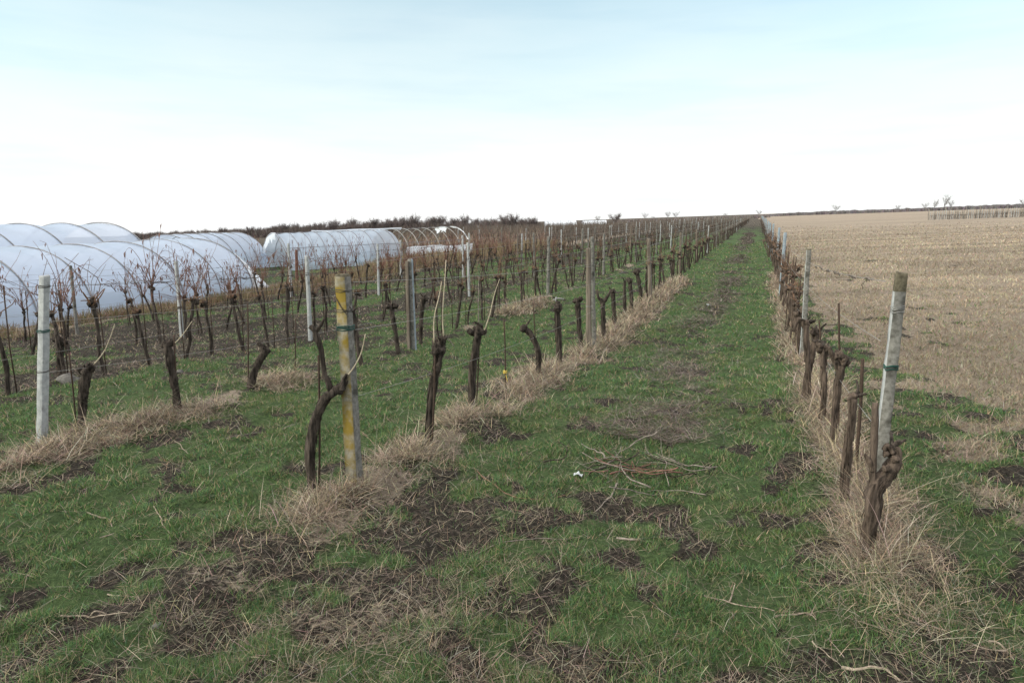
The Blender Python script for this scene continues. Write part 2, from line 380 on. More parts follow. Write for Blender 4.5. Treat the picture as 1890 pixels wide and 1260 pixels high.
def ground_material():
    m, N, L, b = mat('ground', (0.05, 0.04, 0.03), 0.95, 0.1)
    tc = N.new('ShaderNodeTexCoord')
    def nz(scale, detail=8, rough=0.65, vec=None):
        n = N.new('ShaderNodeTexNoise'); n.inputs['Scale'].default_value = scale; n.inputs['Detail'].default_value = detail
        n.inputs['Roughness'].default_value = rough; L.new(vec or tc.outputs['Object'], n.inputs['Vector']); return n.outputs['Fac']
    def ramp(fac, stops):
        r = N.new('ShaderNodeValToRGB'); e = r.color_ramp.elements
        e[0].position, e[0].color = stops[0][0], (*stops[0][1], 1); e[1].position, e[1].color = stops[-1][0], (*stops[-1][1], 1)
        for p, c in stops[1:-1]:
            x = e.new(p); x.color = (*c, 1)
        L.new(fac, r.inputs[0]); return r.outputs[0]
    def mapr(v, a, bb, c=0, d=1):
        n = N.new('ShaderNodeMapRange'); n.inputs['From Min'].default_value = a; n.inputs['From Max'].default_value = bb
        n.inputs['To Min'].default_value = c; n.inputs['To Max'].default_value = d; L.new(v, n.inputs['Value']); return n.outputs[0]
    def math_(op, x, y):
        n = N.new('ShaderNodeMath'); n.operation = op; n.use_clamp = False
        L.new(x, n.inputs[0])
        if isinstance(y, float): n.inputs[1].default_value = y
        else: L.new(y, n.inputs[1])
        return n.outputs[0]
    def mixc(f, a, c):
        n = N.new('ShaderNodeMix'); n.data_type = 'RGBA'; L.new(f, n.inputs[0]); L.new(a, n.inputs[6]); L.new(c, n.inputs[7]); return n.outputs[2]
    ga = N.new('ShaderNodeAttribute'); ga.attribute_name = 'green'
    sa = N.new('ShaderNodeAttribute'); sa.attribute_name = 'straw'
    fine = nz(30, 10, 0.72); mid = nz(7); big = nz(0.35, 4)
    soil = ramp(fine, [(0.3, (0.012, 0.010, 0.008)), (0.48, (0.032, 0.027, 0.022)), (0.58, (0.068, 0.057, 0.046)), (0.72, (0.22, 0.185, 0.145))])
    green = ramp(fine, [(0.3, (0.026, 0.044, 0.017)), (0.55, (0.070, 0.108, 0.042)), (0.75, (0.15, 0.175, 0.085))])
    mr_ = N.new('ShaderNodeMapping'); mr_.inputs['Rotation'].default_value = (0, 0, -YAW - 0.06); L.new(tc.outputs['Object'], mr_.inputs['Vector'])
    mp = N.new('ShaderNodeMapping'); mp.inputs['Scale'].default_value = (0.06, 0.62, 1)
    L.new(mr_.outputs[0], mp.inputs['Vector'])
    band = nz(0.6, 6, 0.6, mp.outputs[0])
    straw_a = ramp(fine, [(0.28, (0.12, 0.095, 0.073)), (0.5, (0.225, 0.183, 0.142)), (0.74, (0.34, 0.285, 0.225))])
    straw_b = ramp(fine, [(0.28, (0.18, 0.145, 0.112)), (0.5, (0.295, 0.242, 0.19)), (0.74, (0.42, 0.355, 0.285))])
    straw = mixc(mapr(band, 0.45, 0.62), straw_a, straw_b)
    j = math_('ADD', mapr(mid, 0.25, 0.75, -0.30, 0.30), mapr(fine, 0.3, 0.7, -0.30, 0.30))
    gf = mapr(math_('ADD', ga.outputs['Fac'], j), 0.30, 0.75)
    sf = mapr(math_('ADD', sa.outputs['Fac'], j), 0.36, 0.62)
    c = mixc(gf, soil, green); c = mixc(sf, c, straw)
    L.new(c, b.inputs['Base Color'])
    bp = N.new('ShaderNodeBump'); bp.inputs['Strength'].default_value = 1.0; bp.inputs['Distance'].default_value = 0.07
    L.new(math_('ADD', fine, mapr(mid, 0, 1, 0, 1.5)), bp.inputs['Height']); L.new(bp.outputs[0], b.inputs['Normal'])
    return m

# ------------------------------------------------------------------ the ground: one sheet to the horizon
def build_ground():
    rr = [0.25]
    while rr[-1] < 4500: rr.append(rr[-1] * 1.0 + max(0.035, rr[-1] * 0.0125) if rr[-1] < 60 else rr[-1] * 1.04)
    rr = np.array(rr)
    ang = np.concatenate([np.arange(-62, 62, 0.28), np.arange(62, 298, 4.0)]) + 0.0
    th = np.radians(90 + math.degrees(YAW) - ang)       # around the viewing direction
    R, T = np.meshgrid(rr, th, indexing='ij')
    X = R * np.cos(T); Y = R * np.sin(T); Z = terrain(X, Y)
    k, s = X.shape
    idx = np.arange(k * s).reshape(k, s); nx = np.roll(idx, -1, 1)
    q = np.stack([idx[:-1], idx[1:], nx[1:], nx[:-1]], -1).reshape(-1, 4)
    q = q[:, ::-1]
    v = np.stack([X, Y, Z], -1).reshape(-1, 3); v = np.vstack([v, [0, 0, float(terrain(0, 0))]])
    t = [(k * s, nx[0][j], idx[0][j]) for j in range(s)]
    mb = MB(); mb.add(v, q, t)
    me = mb.mesh('ground', ground_material())
    g, st = masks(v[:, 0], v[:, 1])
    for nm, arr in (('green', g), ('straw', st)):
        a = me.attributes.new(nm, 'FLOAT', 'POINT'); a.data.foreach_set('value', arr.astype(np.float32))
    o = obj('ground', me); tag(o, 'rough ground of grass, bare soil and dry field running to the horizon', 'ground', kind='structure')
    n = me.polygons[0].normal
    if n.z < 0: me.flip_normals()
build_ground()

# ------------------------------------------------------------------ polytunnels
def tunnel(name, label, A, B, width, height, nh, film, film_from=0, film_to=None, hoop_mat=None, group=None, hr=0.022, skew=2.05, pipes=()):
    """A, B: plan points of the axis; hoops square to it"""
    A = np.array(A[:2], float); B = np.array(B[:2], float)
    L = np.linalg.norm(B - A); ax = (B - A) / L; ac = np.array([ax[1], -ax[0]])
    root = empty(name, (*A, float(terrain(*A))), label, 'polytunnel', group)
    O = np.array(root.location)
    th = np.linspace(0, math.pi, 41)
    pu = np.sign(np.cos(th)) * np.abs(np.cos(th)) ** (2 / skew) * width / 2; pv = np.abs(np.sin(th)) ** (2 / skew) * height
    def section(s, k=1.0, drop=0.0):
        c = A + ax * s
        P = c[None, :] + ac[None, :] * (pu * k)[:, None]
        gz = float(terrain(*c)) + SL * 0
        z = gz + (P - c) @ np.array([cy_, sy_]) * SL + pv * k - drop - 0.03
        return np.concatenate([P, z[:, None]], 1)
    ss = np.linspace(0, L, nh)
    for s in ss:
        mb = MB(); tube(mb, section(s) - O, hr, 6)
        obj('hoop', mb.mesh('hoop', STEEL if film_to is not None and s > L * (film_to + 0.3) / (nh - 1) else (hoop_mat or STEEL_DARK)), root)
    film_to = nh - 1 if film_to is None else film_to
    if film is not None:
        sub = 8; rows = []
        m0 = int(film_from * sub); m1 = int(film_to * sub)
        for i in range(m0, m1 + 1):
            u = i / sub; f = u - math.floor(u); s = L * u / (nh - 1)
            k = 0.992 + (0.006 if f else 0) - 0.026 * math.sin(math.pi * f) * (0.7 + 0.6 * vnoise(math.floor(u) * 1.7, 3.1, 15))
            S = section(s, k)
            w = 0.05 * (2 * fbm(np.linspace(0, 9, 41), np.full(41, s * 1.3), 300 + nh, 3) - 1)
            S[:, 2] += w * np.sin(th); S[:, 0] += ac[0] * w * np.cos(th); S[:, 1] += ac[1] * w * np.cos(th)
            rows.append(S)
        V = np.stack(rows); k, c = V.shape[:2]; idx = np.arange(k * c).reshape(k, c)
        q = np.stack([idx[:-1, :-1], idx[1:, :-1], idx[1:, 1:], idx[:-1, 1:]], -1).reshape(-1, 4)
        mb = MB(); mb.add(V.reshape(-1, 3) - O, q); obj('film_cover', mb.mesh('film_cover', film), root)
    # pipes along the ridge and the shoulders
    for j in pipes:
        mb = MB(); tube(mb, np.array([section(s)[j] for s in ss]) - O, hr * 0.7, 5); obj('ridge_pipe' if j == 20 else 'side_pipe', mb.mesh('pipe', hoop_mat or STEEL_DARK), root)
    return root, section, O, ss, L

TG = 'white polytunnels beside the vineyard'
T1, sec1, O1, ss1, L1 = tunnel('polytunnel', 'long low white polytunnel nearest the vines at the left', (-21.8, -7.5), (-21.8, 22.0), 6.2, 2.17, 18, FILM, group=TG)
# loose end of the film lying out past the last hoop
mb = MB(); P0 = sec1(L1, 1.01); P0 = P0[:21]; lay = []
for i in range(7):
    u = i / 6; S = P0.copy(); S[:, 1] += 0.8 * u; S[:, 0] += 0.1 * u; zg = terrain(S[:, 0], S[:, 1])
    S[:, 2] = zg + (S[:, 2] - zg) * (1 - 0.62 * u ** 1.4) + 0.06 * np.sin(np.arange(21) * 1.3 + i * 2.0) * u; lay.append(S)
V = np.stack(lay); idx = np.arange(V.shape[0] * 21).reshape(-1, 21)
mb.add(V.reshape(-1, 3) - O1, np.stack([idx[:-1, :-1], idx[1:, :-1], idx[1:, 1:], idx[:-1, 1:]], -1).reshape(-1, 4))
obj('loose_film_end', mb.mesh('loose_film_end', FILM_WHITE), T1)
tunnel('polytunnel', 'taller white polytunnel behind the long low one at far left', (-28.6, -10.0), (-28.6, 23.6), 7.0, 3.0, 19, FILM, group=TG, hr=0.026)
a3 = plan(300, 39.5); b3 = plan(430, 45.0)
tunnel('polytunnel', 'short white polytunnel squeezed between the long one and the half bare one', a3, b3, 5.2, 2.35, 7, FILM, group=TG)
a4 = plan(503, 42.0); b4 = plan(833, 49.5)
T4, sec4, O4, ss4, L4 = tunnel('polytunnel', 'half covered polytunnel with bare hoops at its right end', a4, b4, 5.4, 2.2, 17, FILM_CLEAR, 0, 9.4, STEEL_DARK, TG, 0.020, pipes=(20, 8))
# white side sheet along the bare half, and rags of film left on the hoops
mb = MB(); lay = []
for i, s in enumerate(np.linspace(L4 * 0.60, L4 * 1.0, 26)):
    S = sec4(s, 1.02); c = sec4(s)[20]
    e = S[0]; zb = float(terrain(e[0], e[1]))
    col_ = []
    for k in range(6):
        w = 0.07 * (2 * vnoise(i * 0.9, k * 1.1, 61) - 1)
        col_.append((e[0] + w, e[1] + w, zb - 0.02 + (0.98 + 0.12 * vnoise(i * 0.4, 3, 8)) * k / 5))
    lay.append(col_)
V = np.array(lay); idx = np.arange(26 * 6).reshape(26, 6)
mb.add(V.reshape(-1, 3) - O4, np.stack([idx[:-1, :-1], idx[1:, :-1], idx[1:, 1:], idx[:-1, 1:]], -1).reshape(-1, 4))
obj('side_sheet', mb.mesh('side_sheet', FILM_WHITE), T4)
def rag(root, O, pts, w, seed):
    mb = MB(); P, _ = smooth_path(pts, np.ones(len(pts)), 14); rs = np.random.default_rng(seed); V = []
    for i, p in enumerate(P):
        k = w * (0.5 + rs.random()); V += [p + (0, 0, 0.02), p + (rs.normal(0, .03), rs.normal(0, .03), -k * 0.5), p + (rs.normal(0, .05), rs.normal(0, .05), -k)]
    idx = np.arange(14 * 3).reshape(14, 3)
    mb.add(np.array(V) - O, np.stack([idx[:-1, :-1], idx[1:, :-1], idx[1:, 1:], idx[:-1, 1:]], -1).reshape(-1, 4))
    obj('film_rag', mb.mesh('film_rag', FILM_WHITE), root)
rag(T4, O4, sec4(L4, 1.01)[6:22], 0.05, 1)
rag(T4, O4, sec4(L4 * 15 / 16, 1.01)[17:25], 0.3, 2)
rag(T4, O4, sec4(0, 1.01)[18:36], 0.45, 3)
rag(T4, O4, np.array([sec4(s, 1.03)[20] for s in ss4[3:12]]), 0.10, 4)

# ------------------------------------------------------------------ trellis posts
def post_mesh(name, h, wx, wy, mats, lean=(0, 0), seed=0, cap=0.0, sides=(0, 0, 0, 0), taper=0.86, bury=0.25):
    """square post; sides: material index of the -Y, +X, +Y, -X faces; cap: height of the mossy top"""
    b = 0.10; mb = MB(); ring = np.array([(-1 + b, -1), (1 - b, -1), (1, -1 + b), (1, 1 - b), (1 - b, 1), (-1 + b, 1), (-1, 1 - b), (-1, -1 + b)])
    zs = np.concatenate([np.linspace(-bury, h - 0.02, 22), [h - 0.004, h]]); V = []
    for i, z in enumerate(zs):
        f = 1 - (1 - taper) * max(z, 0) / h
        if z > h - 0.01: f *= 0.9
        if i == len(zs) - 1: f *= 0.8
        w = 0.0035 * (2 * vnoise(np.arange(8) * 1.7 + seed, np.full(8, i * 0.8), seed) - 1)[:, None]
        c = np.array(lean) * z
        xy = ring * np.array([wx / 2, wy / 2]) * f + ring * w + c
        V.append(np.concatenate([xy, np.full((8, 1), z)], 1))
    V[-1][:, 2] += 0.02 * (vnoise(np.arange(8) * 1.3, np.zeros(8), seed + 1) - 0.5)
    k = len(zs); v = np.concatenate(V); idx = np.arange(k * 8).reshape(k, 8); nx = np.roll(idx, -1, 1)
    q = np.stack([idx[:-1], nx[:-1], nx[1:], idx[1:]], -1).reshape(-1, 4)
    v = np.vstack([v, V[-1].mean(0)]); t = [(k * 8, idx[-1][j], nx[-1][j]) for j in range(8)]
    mb.add(v, q, t); me = mb.mesh(name, mats, smooth=False)
    mi = []
    for i in range(k - 1):
        for j in range(8):
            m = sides[(j // 2) % 4]
            if cap and zs[i] > h - cap: m = len(mats) - 1
            mi.append(m)
    mi += [len(mats) - 1 if cap else 0] * 8
    me.polygons.foreach_set('material_index', np.array(mi, np.int32)); return me

def band(mb, z, wx, wy, r, c=(0, 0), tilt=0.0, turns=1, seed=0):
    rs = np.random.default_rng(seed)
    for k in range(turns):
        a, b = wx / 2 + r, wy / 2 + r; dz = 0.009 * k; j = rs.normal(0, 0.003, 9)
        P = np.array([(-a, -b, z - tilt), (0, -b, z + .004), (a, -b, z + tilt), (a, 0, z), (a, b, z + tilt), (0, b, z), (-a, b, z - tilt), (-a, 0, z), (-a, -b, z - tilt)], float)
        P[:, 2] += dz + j; P[:, 0] += c[0]; P[:, 1] += c[1]
        tube(mb, P, r, 5)

PG = 'concrete trellis posts along the vine rows'
post_places = []                                        # (row, plan xy, height) for the wires
def near_post(label, base, top, wx, wy, mats, sides, cap, ties, row, name='concrete_post', seed=0, taper=0.88, group=PG):
    p = at(*base); fw = fwd(p); q = at_depth(top[0], top[1], fw)
    h = q[2] - p[2]; lean = ((q[0] - p[0]) / h, (q[1] - p[1]) / h)
    root = empty(name, p, label, 'post', group)
    obj('shaft', post_mesh('shaft', h, wx, wy, mats, lean, seed, cap, sides, taper), root)
    for z, m, turns, tilt, nm in ties:
        mb = MB(); f = 1 - (1 - taper) * z
        band(mb, z * h, wx * f, wy * f, 0.0025 if nm == 'wire_tie' else 0.0035, (lean[0] * z * h, lean[1] * z * h), tilt, turns, seed)
        obj(nm, mb.mesh(nm, m), root)
    post_places.append((row, p[0], p[1], h)); return p, h

near_post('square concrete post with yellow lichen face at the near end of the second row', (655, 893), (632, 505), 0.094, 0.094, [CONC, LICHEN, MOSS], (1, 0, 0, 1), 0.10,
          [(0.92, WIRE_DARK, 2, 0.003, 'wire_tie'), (0.83, WIRE_DARK, 2, 0.006, 'wire_tie'), (0.745, GREEN_TIE, 4, 0.004, 'twine'), (0.855, TENDRIL, 1, -0.06, 'tendril')], 1, seed=3)
near_post('pale clean square concrete post at the near end of the leftmost visible row', (78, 815), (82, 508), 0.080, 0.072, [CONC_PALE], (0, 0, 0, 0), 0,
          [(0.93, WIRE_DARK, 3, 0.002, 'wire_tie'), (0.67, GREEN_TIE, 3, 0.0, 'twine'), (0.43, WIRE_DARK, 2, 0.004, 'wire_tie')], 2, seed=5)
near_post('leaning concrete post with dark mossy top beside the dry field', (1609, 985), (1664, 503), 0.066, 0.066, [CONC, CONC_PALE, MOSS], (0, 0, 0, 1), 0.13,  # paler -X face: side light painted in as a lighter concrete
          [(0.86, WIRE, 4, 0.006, 'wire_tie'), (0.65, GREEN_TIE, 3, 0.003, 'twine'), (0.655, WIRE_DARK, 1, 0.0, 'wire_tie')], 0, seed=8)
near_post('second post beside the dry field, weathered and dark topped', (1480, 662), (1493, 459), 0.075, 0.08, [CONC, CONC_PALE, MOSS], (0, 0, 0, 1), 0.10,  # its sunward -X face is coloured lighter too, light painted in
          [(0.8, WIRE, 2, 0.003, 'wire_tie')], 0, seed=9)
near_post('thick weathered wooden post strapped in the middle of the second row', (1087, 645), (1086, 458), 0.09, 0.09, [WOOD], (0, 0, 0, 0), 0,
          [(0.82, WIRE, 2, 0.0, 'wire_tie'), (0.43, WIRE, 3, 0.0, 'wire_tie')], 1, 'wooden_post', 10, 0.8, 'wooden trellis posts')
near_post('thinner grey post leaning against the thick wooden post', (1097, 640), (1093, 437), 0.06, 0.06, [CONC], (0, 0, 0, 0), 0, [(0.75, WIRE, 2, 0.0, 'wire_tie')], 1, seed=11)
near_post('slim pale concrete post standing in turned soil between lichen post and pale end post', (573, 628), (566, 472), 0.068, 0.068, [CONC_PALE], (0, 0, 0, 0), 0, [(0.8, WIRE_DARK, 2, 0, 'wire_tie')], 3, seed=12)
near_post('pale concrete post in front of the long polytunnel, bound halfway up', (336, 622), (325, 482), 0.068, 0.068, [CONC_PALE], (0, 0, 0, 0), 0, [(0.8, WIRE_DARK, 2, 0, 'wire_tie'), (0.38, TENDRIL, 6, 0.01, 'tendril')], 4, seed=13)
near_post('thin grey concrete post among red canes behind the pale end post', (143, 620), (130, 490), 0.055, 0.055, [CONC], (0, 0, 0, 0), 0, [(0.75, WIRE_DARK, 2, 0, 'wire_tie')], 5, seed=14)
near_post('grey concrete post paired with a wooden prop behind the second row', (764, 646), (757, 478), 0.085, 0.07, [CONC, CONC_BLUE], (0, 1, 0, 0), 0, [(0.7, WIRE, 2, 0, 'wire_tie'), (0.45, WIRE, 1, 0, 'wire_tie')], 2, seed=15)
near_post('dark wooden prop tight beside the grey concrete post behind the second row', (755, 645), (751, 482), 0.05, 0.05, [WOOD], (0, 0, 0, 0), 0, [], 6, 'wooden_post', 20, 0.9, 'wooden trellis posts')
near_post('slim pale post in front of the covered half of the half bare polytunnel', (699, 546), (697, 450), 0.065, 0.065, [CONC_PALE], (0, 0, 0, 0), 0, [], 4, seed=16)
near_post('slim pale post in front of the right end of the low white side sheet', (866, 547), (863, 448), 0.065, 0.065, [CONC_PALE], (0, 0, 0, 0), 0, [], 3, seed=17)
near_post('tall weathered post rising over the straw strip beyond the wooden post', (1200, 552), (1197, 440), 0.10, 0.10, [CONC, WOOD], (1, 0, 0, 1), 0, [(0.7, WIRE, 1, 0, 'wire_tie')], 1, seed=18)
near_post('short dark red wooden post in front of the half covered polytunnel', (548, 520), (547, 461), 0.10, 0.10, [WOOD_RED], (0, 0, 0, 0), 0, [], 6, 'wooden_post', 19, 0.95, 'wooden trellis posts')

# regular posts farther down the rows
pm_c = [post_mesh('concrete_post', 1.72 + 0.08 * k, 0.085, 0.085, [CONC], (0.02 * (k - 1), 0.012 * k), 30 + k) for k in range(3)]
pm_p = [post_mesh('concrete_post', 1.70 + 0.08 * k, 0.075, 0.075, [CONC_PALE], (0.015 * (1 - k), 0.01 * k), 40 + k) for k in range(3)]
pm_b = [post_mesh('concrete_post', 1.75 + 0.06 * k, 0.095, 0.095, [CONC_BLUE], (0.01 * (1 - k), 0.0), 50 + k) for k in range(2)]
pm_w = [post_mesh('wooden_post', 1.65 + 0.1 * k, 0.09, 0.09, [WOOD], (0.03 * (1 - k), 0.02), 60 + k, taper=0.8) for k in range(2)]
ROWNAME = ['beside the dry field', 'along the straw strip', 'in the third row', 'in the fourth row', 'in the fifth row', 'in the row by the tunnels']
START = [4.6, 4.36, 4.3, 4.2, 4.0, 3.8]
row_end = 228.0
fcount = 0
for r in range(6):
    k0 = {0: 2, 1: 3, 2: 2, 3: 3, 4: 3, 5: 2}[r]
    for k in range(k0, 40):
        Y = START[r] + 8.03 * k + random.uniform(-0.25, 0.25)
        if Y > row_end: break
        X = ROWX[r] + random.uniform(-0.06, 0.06)
        if r == 0: me, desc = random.choice(pm_b), 'blue grey concrete post'
        elif r in (4, 5) and random.random() < .8: me, desc = random.choice(pm_p), 'pale concrete post'
        elif random.random() < .15: me, desc = random.choice(pm_w), 'brown wooden post'
        else: me, desc = (random.choice(pm_c + pm_p[:1]), 'grey concrete post')
        o = obj('wooden_post' if 'wood' in desc else 'concrete_post', me, None, (X, Y, float(terrain(X, Y))), random.choice([0, 1.57, 3.14]) + random.uniform(-.08, .08))
        n = k - k0
        if n < 5:
            lab = f"{desc} {ROWNAME[r]}, {['first', 'second', 'third', 'fourth', 'fifth'][n]} of the {'small' if r else 'tall'} ones going back"
            lab = {0: f"blue grey concrete post beside the dry field, {['nearest of the blue ones', 'second of the blue ones', 'third of the blue ones', 'fourth of the blue ones', 'fifth of the blue ones'][n]}"}.get(r, lab)
        else:
            lab = f"tiny distant trellis post {ROWNAME[r]}, far down the row"
        tag(o, lab, 'post', f'distant posts {ROWNAME[r]}' if n >= 5 else PG)
        post_places.append((r, X, Y, 1.7))

# ------------------------------------------------------------------ trellis wires
def wire(row, frac, radius, m, label, y0=None, y1=150.0, dx=0.0, sag=0.03, name='trellis_wire', tendrils=0):
    P = sorted([(y, x, h) for (r, x, y, h) in post_places if r == row and y < y1])
    if y0 is not None: P = [(y0, P[0][1], P[0][2])] + [p for p in P if p[0] > y0 + 1]
    pts = []
    for (ya, xa, ha), (yb, xb, hb) in zip(P[:-1], P[1:]):
        n = 9 if ya < 40 else 3
        for i in range(n):
            u = i / n; y = ya + (yb - ya) * u; x = xa + (xb - xa) * u
            za = float(terrain(xa, ya)) + frac * 1.65; zb = float(terrain(xb, yb)) + frac * 1.65
            pts.append((x + dx, y, za + (zb - za) * u - sag * 4 * u * (1 - u) * (0.6 + 0.8 * random.random() * 0 + 0.2)))
    pts = np.array(pts); O = pts[0].copy()
    mb = MB(); tube(mb, pts - O, radius * np.clip(0.7 + fwdv(pts) * 0.022, 1, 3.2), 4)
    o = obj(name, mb.mesh(name, m), None, O); tag(o, label, 'wire', 'trellis wires strung between the posts')
    if tendrils:
        rs = np.random.default_rng(row * 10 + tendrils)
        for _ in range(tendrils):
            i = rs.integers(0, min(len(pts) - 2, 9 if row == 0 else 26)); p = pts[i] + (pts[i + 1] - pts[i]) * rs.random()
            L = rs.uniform(0.08, 0.4); m_ = 7; u = np.linspace(0, 1, m_); d = (pts[i + 1] - pts[i]); d /= np.linalg.norm(d)
            q = p + d * (L * u)[:, None] + np.stack([0.012 * np.cos(u * 14), np.zeros(m_), 0.012 * np.sin(u * 14)], 1) + rs.normal(0, 0.006, (m_, 3))
            if rs.random() < 0.3: q[:, 2] -= u ** 2 * rs.uniform(0.02, 0.1)
            mb = MB(); tube(mb, q - O, 0.003 if row == 0 else 0.0042, 4); obj('dry_tendril', mb.mesh('dry_tendril', CANE_GREY if row == 0 else TENDRIL), o)
    return pts
def fwdv(p): return -p[:, 0] * sy_ + p[:, 1] * cy_

hts = ['lowest', 'middle', 'top']
for r in range(6):
    for j, fr in enumerate((0.42, 0.72, 0.93)):
        wire(r, fr, 0.0018, WIRE_DARK if (r in (2, 4) and j == 2) else WIRE, f'{hts[j]} thin wire strung {ROWNAME[r]}', y0=(2.0 if r > 2 else None),
             dx=0.055 if r else -0.05, sag=0.05 if j else 0.09, tendrils={(2, 2): 45, (0, 2): 16, (5, 1): 40, (4, 2): 30}.get((r, j), 0))

# ------------------------------------------------------------------ vines
VG = 'pruned grapevines'
def px_path(pts, base):
    fw = fwd(base); s = fw / (FPX / math.cos(PITCH) * 0.985)
    P = [at_depth(x, y, fw) for x, y, w in pts]; P[0] = P[0] * 0 + np.array([P[0][0], P[0][1], base[2] - 0.06])
    return np.array(P), np.array([w for _, _, w in pts]) * s / 2, s
VS = [100]
def near_vine(label, trunk, canes=(), branches=(), knobs=(), bark=None, spurs=3):
    VS[0] += 1; sd_ = VS[0]; rs = np.random.default_rng(sd_)
    base = at(trunk[0][0], trunk[0][1]); P, R, s = px_path(trunk, base)
    jit = rs.normal(0, 0.010, len(P)); jit[0] = 0
    P[:, 0] += -sy_ * jit; P[:, 1] += cy_ * jit
    root = empty('grapevine', base, label, 'grapevine', VG); O = base
    mb = MB(); n = 26
    tube(mb, P - O, R, 12, n, gnarl=0.36, seed=sd_)
    Ps, Rs = smooth_path(P - O, R, 26); tg = np.gradient(Ps, axis=0); tg /= np.linalg.norm(tg, axis=1)[:, None]
    for _k in range(22):
        i0 = int(rs.integers(1, 17)); i1 = min(25, i0 + int(rs.integers(4, 9))); a = rs.uniform(0, 6.28); e1 = np.cross(tg[i0], (0.3, 0.9, 0.2)); e1 /= np.linalg.norm(e1); e2 = np.cross(tg[i0], e1)
        d_ = e1 * math.cos(a) + e2 * math.sin(a); m_ = i1 - i0; lift = 1.0 + 0.16 * np.abs(np.linspace(-1, 1, m_)) ** 3 + rs.uniform(0, 0.06)
        tube(mb, Ps[i0:i1] + d_ * (Rs[i0:i1] * lift)[:, None] + rs.normal(0, 0.0015, (m_, 3)), np.linspace(.9, .45, m_) * rs.uniform(0.002, 0.0045), 4)
    for x, y, w in knobs:
        c = at_depth(x, y, fwd(base)) - O
        for k in range(3):
            lump(mb, c + rs.normal(0, w * s * 0.16, 3), w * s * rs.uniform(0.34, 0.54), sd_ + k, (1, 1, rs.uniform(0.8, 1.1)), 0.45)
    trk = obj('trunk', mb.mesh('trunk', bark or BARK), root)
    for br in branches:
        Pb, Rb, _ = px_path(br, base); Pb[0] = at_depth(br[0][0], br[0][1], fwd(base))
        mb = MB(); tube(mb, Pb - O, Rb, 9, 14, gnarl=0.34, seed=sd_ + 31); obj('branch', mb.mesh('branch', bark or BARK), root)
    tip = P[-1] - O
    for k in range(spurs):                               # cut spurs round the head
        a = rs.uniform(0, 6.28); L = rs.uniform(0.05, 0.13); d = np.array([math.cos(a) * 0.8, math.sin(a) * 0.8, rs.uniform(0.3, 1.0)])
        mb = MB(); q = np.array([tip - d * 0.02, tip + d * L * 0.5 + rs.normal(0, .01, 3), tip + d * L]); tube(mb, q, [0.013, 0.010, 0.007], 6, 6, 0.15, sd_ + k)
        obj('spur', mb.mesh('spur', BARK), trk)
    for cn in canes:
        m = cn[0]; Pc = np.array([at_depth(x, y, fwd(base)) for x, y in cn[1]]) - O
        Pc[:, :2] += rs.normal(0, 0.015, (len(Pc), 1)) * np.array([[-sy_, cy_]])
        mb = MB(); tube(mb, Pc, np.linspace(0.0065, 0.0035, len(Pc)), 6, 14); obj('cane', mb.mesh('cane', m), root)
    return base

near_used = {0: [], 1: [], 2: []}
def nv(row, lab, tr_, **k):
    b = near_vine(lab, [(x, y, w * 0.84) for x, y, w in tr_], **k); near_used[row].append(b[1]); return b
# second row, along the straw strip
nv(1, 'twisted vine bending right against the lichen covered post, with a second thin arm above',
   [(579, 908, 20), (574, 850, 22), (577, 800, 23), (590, 756, 23), (608, 728, 21), (628, 716, 19)],
   branches=[[(612, 722, 15), (604, 700, 11), (599, 690, 9), (593, 650, 9), (588, 632, 10), (582, 612, 9), (572, 602, 9)], [(582, 612, 8), (592, 600, 6), (598, 588, 4)], [(628, 716, 13), (636, 698, 8), (640, 690, 5)]],
   canes=[(CANE_PALE, [(636, 700), (655, 675), (668, 648), (676, 615)])], knobs=[(628, 716, 16)], spurs=2)
nv(1, 'straight vine with big burred head and two upright pale canes',
   [(790, 820, 14), (793, 770, 16), (800, 705, 17), (807, 675, 19), (812, 650, 24), (814, 632, 20)],
   canes=[(CANE_PALE, [(802, 632), (801, 600), (804, 575), (811, 545), (815, 520)]), (CANE_PALE, [(819, 622), (817, 590), (818, 560), (821, 520), (823, 480)]), (CANE_GREY, [(815, 625), (828, 628), (838, 640)])],
   knobs=[(813, 645, 24), (806, 635, 14), (819, 628, 14)], spurs=4)
nv(1, 'thick vine with short arms spread both ways like a T',
   [(870, 755, 14), (872, 700, 16), (876, 650, 17), (882, 620, 17), (886, 600, 14)],
   branches=[[(880, 615, 13), (871, 613, 12), (864, 608, 10)], [(884, 614, 12), (892, 612, 11), (897, 608, 7)]],
   canes=[(CANE_PALE, [(894, 610), (904, 580), (912, 545), (922, 515)]), (CANE_GREY, [(884, 600), (883, 560), (884, 510)])], knobs=[(882, 612, 16)], spurs=2)
nv(1, 'bowed slender vine curving back to a round head', [(991, 696, 11), (995, 665, 11), (990, 638, 11), (980, 617, 11), (968, 604, 15)], knobs=[(968, 605, 12)], spurs=3)
nv(1, 'upright vine with a grey metal clamp on top', [(1033, 674, 12), (1031, 630, 12), (1029, 590, 13), (1029, 556, 12)], knobs=[(1030, 568, 15)], spurs=3)
nv(1, 'vine with forked head just in front of the wooden post', [(1073, 650, 10), (1070, 610, 10), (1067, 575, 11), (1067, 557, 12)], knobs=[(1063, 555, 9), (1071, 552, 9)], spurs=4)
nv(1, 'vine with antler like spurs right behind the wooden post', [(1115, 627, 8), (1113, 590, 9), (1112, 558, 12)], branches=[[(1112, 558, 8), (1104, 548, 6), (1102, 535, 4)], [(1112, 558, 8), (1122, 546, 6), (1127, 535, 4)]], spurs=4)
nv(1, 'short straight vine with a small dark head, second past the wooden post', [(1135, 604, 8), (1133, 570, 8), (1131, 538, 9)], knobs=[(1131, 540, 11)], spurs=3)
